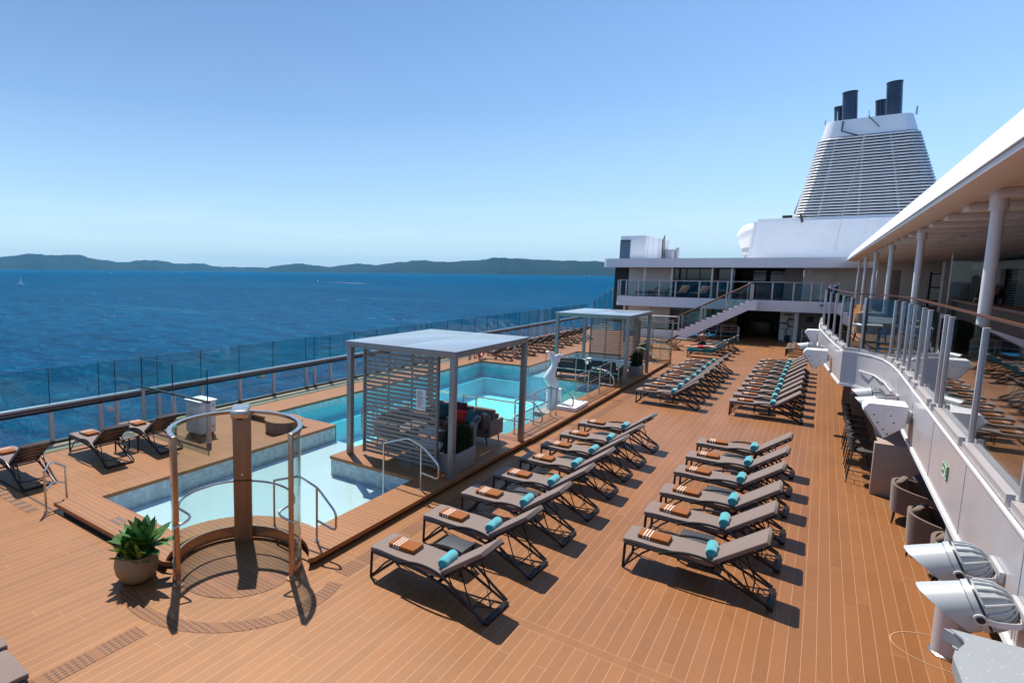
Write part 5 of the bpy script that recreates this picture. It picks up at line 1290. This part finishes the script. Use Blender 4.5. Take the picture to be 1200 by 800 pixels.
for i in range(6):
    y = 16.75+.78*i; st = thing('bar_stool', f'dark bar stool with rounded back at the bar, {ORD[i]} one', 'bar stool', (.98,y,0), R(random.uniform(-6,6)), 'bar stools along the bar counter')
    m = MB(); m.box(-.2,.2,-.2,.2,.70,.76,.025); m.build('seat', M['darkgrey'], st)
    m = MB(); P = [(-.2+.02*abs(k-6)*.4+.05*(1-math.cos((k-6)/6*1.2)), .24*math.sin((k-6)/6*1.25)) for k in range(13)]; A = [[m.bm.verts.new((x-dx,y2,z)) for dx, z in ((0,.74),(.04,.74),(.07,1.05),(.03,1.05))] for x, y2 in P]
    for a, b in zip(A[:-1], A[1:]):
        for k in range(4): m.bm.faces.new((a[k],a[(k+1) % 4],b[(k+1) % 4],b[k]))
    m.bm.faces.new(A[0]); m.bm.faces.new(A[-1][::-1]); m.build('backrest', M['darkgrey'], st, 60)
    for sx in (-1,1):
        for sy in (-1,1): m = MB(); m.tube([(sx*.16,sy*.16,.70),(sx*.23,sy*.22,0)], .011, 6); m.build('leg', M['black'], st)
    m = MB(); m.tube([(-.2,-.2,.28),(.2,-.2,.28),(.2,.2,.28),(-.2,.2,.28),(-.2,-.2,.28)], .009, 6); m.build('foot_ring', M['black'], st)
armchair('brown armchair under the balcony, nearest the bar end', (1.72,14.55,0), R(75), 'brownfab', 'brownfab', 'armchairs under the balcony')
armchair('brown armchair under the balcony, middle of the three', (1.82,12.95,0), R(70), 'brownfab', 'brownfab', 'armchairs under the balcony')
armchair('brown armchair under the balcony, beside thick pale column', (1.98,11.75,0), R(70), 'brownfab', 'brownfab', 'armchairs under the balcony')
round_table('dark round table under the balcony before the bar end', (2.15,15.15,0), .48, .72)
sofa('dark bench sofa under the balcony behind the round table', (2.95,14.0,0), R(-90), 2.2, mat='brownfab', frame='brownfab', group='bench under the balcony')
pillow('cushion', 'blue grey patterned cushion on the bench under balcony', 'pattern', (2.55,14.3,.66), (R(68),0,R(-90)), (.5,.5,.16), 'cushions under the balcony')
pillow('cushion', 'crumpled brown cushion on middle armchair under balcony', 'brownfab', (1.98,12.8,.60), (R(60),R(12),R(70)), (.42,.42,.18), 'cushions under the balcony')

# ------------------------------------------------------------------ people
def skin_body(name, V, E, mat, parent=None, sub=2, rootv='pelvis'):
    keys = list(V); me = bpy.data.meshes.new(name); me.from_pydata([V[k][:3] for k in keys], [(keys.index(a), keys.index(b)) for a, b in E], [])
    o = bpy.data.objects.new(name, me); COL.objects.link(o)
    md = o.modifiers.new('s', 'SKIN')
    if not me.skin_vertices:
        pass
    for i, k in enumerate(keys):
        sv = me.skin_vertices[0].data[i]; r = V[k][3]; sv.radius = (r, r if len(V[k]) < 5 else V[k][4]); sv.use_root = (k == rootv)
    sd = o.modifiers.new('d', 'SUBSURF'); sd.levels = sub; sd.render_levels = sub
    dg = bpy.context.evaluated_depsgraph_get(); dg.update(); ev = o.evaluated_get(dg); me2 = bpy.data.meshes.new_from_object(ev)
    bpy.data.objects.remove(o); me2.name = name; me2.materials.clear(); me2.materials.append(M[mat]); me2.shade_smooth()
    o = bpy.data.objects.new(name, me2); COL.objects.link(o)
    if parent: o.parent = parent
    return o
def person(label, locv, rz, J, skin='skin', hair='hair', shorts=None, shirt=None, trousers=None, face=(0,-1,0)):
    """J: joint positions; limbs l/r: sh el wr, hip kn an toe; plus pelvis waist chest neck head"""
    t = thing('person', label, 'person', locv, rz); V = {}; E = []
    rad = dict(pelvis=.135, waist=.115, chest=.145, neck=.055, head=.085, crown=.075, sh=.058, el=.043, wr=.030, palm=.036, hip=.088, kn=.060, an=.040, toe=.036)
    for k in ('pelvis','waist','chest','neck','head'): V[k] = (*J[k], rad[k])
    hd = Vector(J['head']); nk = Vector(J['neck']); up = (hd-nk).normalized(); V['crown'] = (*(hd+up*.11), rad['crown'])
    E += [('pelvis','waist'),('waist','chest'),('chest','neck'),('neck','head'),('head','crown')]
    for s in 'lr':
        for k in ('sh','el','wr','hip','kn','an','toe'): V[s+k] = (*J[s+k], rad[k])
        E += [('chest',s+'sh'),(s+'sh',s+'el'),(s+'el',s+'wr'),('pelvis',s+'hip'),(s+'hip',s+'kn'),(s+'kn',s+'an'),(s+'an',s+'toe')]
        w = Vector(J[s+'wr']); d = (w-Vector(J[s+'el'])).normalized(); V[s+'palm'] = (*(w+d*.07), .036); E.append((s+'wr', s+'palm'))
    b = skin_body('body', V, E, skin, t)
    # fingers: separate short chains rooted inside the palm
    for s in 'lr':
        w = Vector(J[s+'wr']); d = (w-Vector(J[s+'el'])).normalized(); side = d.cross(Vector((0,0,1))); side = side.normalized() if side.length > .05 else Vector((1,0,0)); nrm = side.cross(d).normalized(); m = MB()
        for k in range(4):
            o = (k-1.5)*.02; L = (.07,.08,.075,.06)[k]; p = w+d*.085+side*o; m.tube([p, p+d*L*.5-nrm*.006, p+d*L*.9-nrm*.025], [.0095,.0088,.007], 6)
        p = w+d*.05+side*.03; m.tube([p, p+d*.03+side*.03, p+d*.06+side*.035-nrm*.01], [.011,.010,.008], 6); m.build('fingers', M[skin], b)
    f = Vector(face).normalized(); right = f.cross(up).normalized(); hc = hd+up*.045
    m = MB()
    p = hc+f*.082-up*.012; m.tube([p+up*.03-f*.006, p+f*.018-up*.004, p+f*.004-up*.014], [.010,.015,.011], 8)
    for s in (-1,1): m.tube([hc+right*s*.082-up*.03-f*.0, hc+right*s*.094, hc+right*s*.084+up*.03], [.012,.02,.014], 6)
    m.build('face_features', M[skin], b); m = MB()
    for s in (-1,1): m.obox(hc+f*.083+right*s*.032+up*.016, (.02,.02,.012))
    m.obox(hc+f*.082-up*.052, (.035,.02,.010)); m.build('eyes_and_mouth', M['hair'], b)
    m = MB(); n = 14
    rows = []
    for i in range(7):
        a = R(90-i*17); rows.append([m.bm.verts.new(hc+up*(.015+.118*math.sin(a))+(f*math.cos(2*PI*k/n)*(.104 if math.cos(2*PI*k/n) < .3 else .088)+right*math.sin(2*PI*k/n)*.098)*max(.05, math.cos(a)) - f*(.012)) for k in range(n)])
    for i in range(6):
        for k in range(n):
            if i > 3 and math.cos(2*PI*(k+.5)/n) > .35: continue
            m.bm.faces.new((rows[i][k],rows[i][(k+1) % n],rows[i+1][(k+1) % n],rows[i+1][k]))
    m.build('hair', M[hair], t, 80)
    def cloth(nm, mat, ks, edges, grow):
        v = {k: (*V[k][:3], V[k][3]+grow) for k in ks}; skin_body(nm, v, edges, mat, t, rootv=ks[0])
    if shorts:
        v = {'pelvis': (*V['pelvis'][:3], .150), 'waist': (*(Vector(V['pelvis'][:3]).lerp(Vector(V['waist'][:3]), .7)), .130)}; ed = [('pelvis','waist')]
        for s in 'lr':
            v[s+'hip'] = (*V[s+'hip'][:3], .105); v[s+'th'] = (*Vector(V[s+'hip'][:3]).lerp(Vector(V[s+'kn'][:3]), .55), .092); ed += [('pelvis', s+'hip'), (s+'hip', s+'th')]
        skin_body('shorts', v, ed, shorts, t)
    if shirt:
        cloth('shirt', shirt, ['chest','waist','pelvis','lsh','rsh','lel','rel'], [('pelvis','waist'),('waist','chest'),('chest','lsh'),('chest','rsh'),('lsh','lel'),('rsh','rel')], .018)
    if trousers:
        cloth('trousers', trousers, ['pelvis','lhip','rhip','lkn','rkn','lan','ran'], [('pelvis','lhip'),('pelvis','rhip'),('lhip','lkn'),('rhip','rkn'),('lkn','lan'),('rkn','ran')], .016)
    return t
G8 = 'sun loungers used by the sunbathers'
for k, (x, y, lab, tw, rl) in enumerate(((-5.72,36.75,'sun lounger under turquoise towel with a sunbather lying on it',0,0),(-5.85,38.55,'sun lounger with rust towel on foot end, man sitting on it',0,0),(-5.75,40.1,'sun lounger beyond the seated man, turquoise towel over its back',0,0),(-5.7,41.6,'farthest sun lounger of sunbathers group, before barrier rail',1,1),(-7.3,42.0,'sun lounger in front of the stair landing, left of the sunbathers',0,0),(-8.6,39.6,'dark sun lounger with towel seen through the far shower glass',1,0))):
    dup(PROTO, (x,y,0), 0, lab, G8)
    if tw: dup(TOW, (x+.40,y,.472), .05, 'folded rust towel on ' + ('farthest lounger of sunbathers group' if rl else 'dark lounger behind the far shower glass'), 'folded towels near the sunbathers')
    if rl: dup(ROLL, (x+1.15,y,.534), 0, 'rolled turquoise towel on farthest lounger of sunbathers group', 'rolled towels near the sunbathers')
def drape(label, x, y, mat, a=0.0, b=1.75, w=.33, drop=.16):
    prof = [(-.04,.42),(-.03,.487),(.3,.492),(.8,.487),(1.16,.478),(1.24,.52),(1.5,.715),(1.78,.925)]
    P = [p for p in prof if a-.1 <= p[0] <= b+.1]; m = MB(); rows = []
    for px, pz in P:
        rows.append([m.bm.verts.new(v) for v in ((px,-w-.015,pz-drop),(px,-w,pz+.004),(px,-w*.4,pz+.010),(px,w*.4,pz+.008),(px,w,pz+.004),(px,w+.015,pz-drop))])
    for r0, r1 in zip(rows[:-1], rows[1:]):
        for k in range(5): m.bm.faces.new((r0[k],r0[k+1],r1[k+1],r1[k]))
    bmesh.ops.solidify(m.bm, geom=m.bm.faces[:], thickness=.012)
    o = m.build('beach_towel', M[mat], None, 60); o.location = (x,y,0); tag(o, label, 'towel', 'towels spread by the sunbathers')
drape('turquoise towel spread under the sunbather lying on front', -5.72, 36.75, 'turq')
drape('turquoise towel spread over lounger behind the seated man', -5.75, 40.1, 'turq', .6, 1.75)
drape('rust towel hanging over the foot end of lounger beside seated man', -5.85, 38.55, 'towel', -.1, .45, .34, .28)
drape('turquoise towel over head half of lounger under the seated man', -5.85, 38.55, 'turq', .75, 1.3)
# man sitting across the lounger, bent forward, back to the camera
J = dict(pelvis=(0,.02,.59), waist=(0,.05,.74), chest=(0,.13,.96), neck=(0,.20,1.13), head=(0,.27,1.22),
 lsh=(-.19,.14,1.06), lel=(-.24,.30,.84), lwr=(-.12,.46,.72), rsh=(.19,.14,1.06), rel=(.24,.30,.84), rwr=(.12,.46,.72),
 lhip=(-.10,.06,.58), lkn=(-.15,.45,.56), lan=(-.15,.47,.09), ltoe=(-.17,.62,.05), rhip=(.10,.06,.58), rkn=(.15,.45,.56), ran=(.15,.47,.09), rtoe=(.17,.62,.05))
person('person with tanned bare back and dark shorts sitting bent forward on lounger', (-5.30,38.55,0), R(15), J, 'skin_tan', shorts='navy', face=(0,.85,-.5))
# sunbather lying on the front, head towards the raised back
J = dict(pelvis=(.42,0,.60), waist=(.60,0,.615), chest=(.82,0,.64), neck=(.99,0,.67), head=(1.08,0,.70),
 lsh=(.90,.19,.63), lel=(1.10,.30,.62), lwr=(1.26,.16,.66), rsh=(.90,-.19,.63), rel=(1.10,-.30,.62), rwr=(1.26,-.16,.66),
 lhip=(.34,.10,.585), lkn=(-.02,.12,.555), lan=(-.40,.13,.56), ltoe=(-.54,.14,.52), rhip=(.34,-.10,.585), rkn=(-.02,-.12,.555), ran=(-.40,-.12,.56), rtoe=(-.54,-.13,.52))
person('person in red shorts lying face down on turquoise towel on lounger', (-5.45,36.75,-.005), 0, J, 'skin', shorts='redcloth', face=(.5,0,-.85))
# waiter on the promenade
J = dict(pelvis=(0,0,.92), waist=(0,0,1.08), chest=(0,.01,1.32), neck=(0,.0,1.50), head=(0,-.02,1.58),
 lsh=(-.19,0,1.42), lel=(-.25,-.02,1.14), lwr=(-.18,-.22,1.06), rsh=(.19,0,1.42), rel=(.25,-.02,1.14), rwr=(.18,-.22,1.06),
 lhip=(-.10,0,.90), lkn=(-.11,-.02,.49), lan=(-.11,.02,.09), ltoe=(-.12,-.14,.04), rhip=(.10,0,.90), rkn=(.11,-.02,.49), ran=(.11,.02,.09), rtoe=(.12,-.14,.04))
person('person in dark waistcoat and trousers standing behind promenade rail', (3.45,22.0,2.90), R(200), J, 'skin', shirt='navy', trousers='navy')

# ------------------------------------------------------------------ light, sky, camera
S = Vector((-.42,.31,1)).normalized()
w = bpy.data.worlds.new('World'); SC.world = w; w.use_nodes = True; nt = w.node_tree; nt.nodes.clear()
sky = nt.nodes.new('ShaderNodeTexSky'); sky.sky_type = 'NISHITA'; sky.sun_disc = False
sky.sun_elevation = math.asin(S.z); sky.sun_rotation = -math.atan2(S.x, S.y); sky.altitude = 0; sky.air_density = 1.0; sky.dust_density = .5; sky.ozone_density = 1.8
bg = nt.nodes.new('ShaderNodeBackground'); bg.inputs[1].default_value = .116; wo = nt.nodes.new('ShaderNodeOutputWorld')
tint = nt.nodes.new('ShaderNodeMix'); tint.data_type = 'RGBA'; tint.blend_type = 'MULTIPLY'; tint.inputs[0].default_value = 1; tint.inputs[7].default_value = (.74,.95,1.13,1)
nt.links.new(sky.outputs[0], tint.inputs[6]); 
def wn(t_, **k):
    q = nt.nodes.new('ShaderNode'+t_)
    for a, b in k.items(): setattr(q, a, b)
    return q
tc = wn('TexCoord'); sx = wn('SeparateXYZ'); nt.links.new(tc.outputs['Generated'], sx.inputs[0])
mp = wn('Mapping'); mp.inputs['Scale'].default_value = (2.2,2.2,26); nt.links.new(tc.outputs['Generated'], mp.inputs[0])
nz = wn('TexNoise'); nz.inputs['Scale'].default_value = 1.4; nz.inputs['Detail'].default_value = 7; nz.inputs['Roughness'].default_value = .6; nt.links.new(mp.outputs[0], nz.inputs['Vector'])
cr = wn('ValToRGB'); cr.color_ramp.elements[0].position = .47; cr.color_ramp.elements[1].position = .74; nt.links.new(nz.outputs[0], cr.inputs[0])
el = wn('ValToRGB'); ce = el.color_ramp.elements; ce[0].position = .0; ce[0].color = (.15,.15,.15,1); ce[1].position = .30; ce[1].color = (0,0,0,1); e_ = ce.new(.065); e_.color = (.20,.20,.20,1); e_ = ce.new(.13); e_.color = (.03,.03,.03,1); nt.links.new(sx.outputs[2], el.inputs[0])
fm = wn('Math', operation='MULTIPLY'); nt.links.new(cr.outputs[0], fm.inputs[0]); nt.links.new(el.outputs[0], fm.inputs[1])
cm = wn('Mix', data_type='RGBA'); nt.links.new(fm.outputs[0], cm.inputs[0]); nt.links.new(tint.outputs[2], cm.inputs[6]); cm.inputs[7].default_value = (7.2,7.9,8.4,1)
hl = wn('ValToRGB'); he = hl.color_ramp.elements; he[0].position = 0; he[0].color = (.58,.58,.58,1); he[1].position = .55; he[1].color = (0,0,0,1)
for p_, v_ in ((.05,.46),(.12,.27),(.25,.11)):
    e_ = he.new(p_); e_.color = (v_,v_,v_,1)
nt.links.new(sx.outputs[2], hl.inputs[0])
hm = wn('Mix', data_type='RGBA'); nt.links.new(hl.outputs[0], hm.inputs[0]); nt.links.new(cm.outputs[2], hm.inputs[6]); hm.inputs[7].default_value = (5.0,5.9,6.6,1); nt.links.new(hm.outputs[2], bg.inputs[0]); nt.links.new(bg.outputs[0], wo.inputs[0])
sl = bpy.data.lights.new('sun', 'SUN'); sl.energy = 5.0; sl.angle = R(.53); sl.color = (1, .93, .82)
so = bpy.data.objects.new('sun', sl); COL.objects.link(so); so.rotation_euler = (-S).to_track_quat('-Z', 'Y').to_euler(); so.location = (-60,40,150)
cd = bpy.data.cameras.new('camera'); cam = bpy.data.objects.new('camera', cd); COL.objects.link(cam); SC.camera = cam
cd.sensor_width = 36; cd.sensor_fit = 'HORIZONTAL'; cd.lens = 680.5/1200*36; cd.shift_x = (600-432)/1200; cd.clip_start = .05; cd.clip_end = 60000
yw, pt, rl = .6615, .12, .0092
f = Vector((-math.sin(yw), math.cos(yw), 0)); rt = Vector((math.cos(yw), math.sin(yw), 0)); u = Vector((0,0,1))
f2 = f*math.cos(pt)-u*math.sin(pt); u2 = u*math.cos(pt)+f*math.sin(pt)
r3 = rt*math.cos(rl)+u2*math.sin(rl); u3 = u2*math.cos(rl)-rt*math.sin(rl)
cam.matrix_world = Matrix(((r3.x,u3.x,-f2.x,0),(r3.y,u3.y,-f2.y,0),(r3.z,u3.z,-f2.z,4.6),(0,0,0,1)))
SC.render.engine = 'CYCLES'
c = SC.cycles; c.max_bounces = 8; c.transparent_max_bounces = 24; c.volume_bounces = 0; c.diffuse_bounces = 2; c.glossy_bounces = 4; c.caustics_reflective = False; c.caustics_refractive = False
SC.view_settings.view_transform = 'Standard'; SC.view_settings.look = 'None'; SC.view_settings.exposure = .45; SC.view_settings.gamma = 1
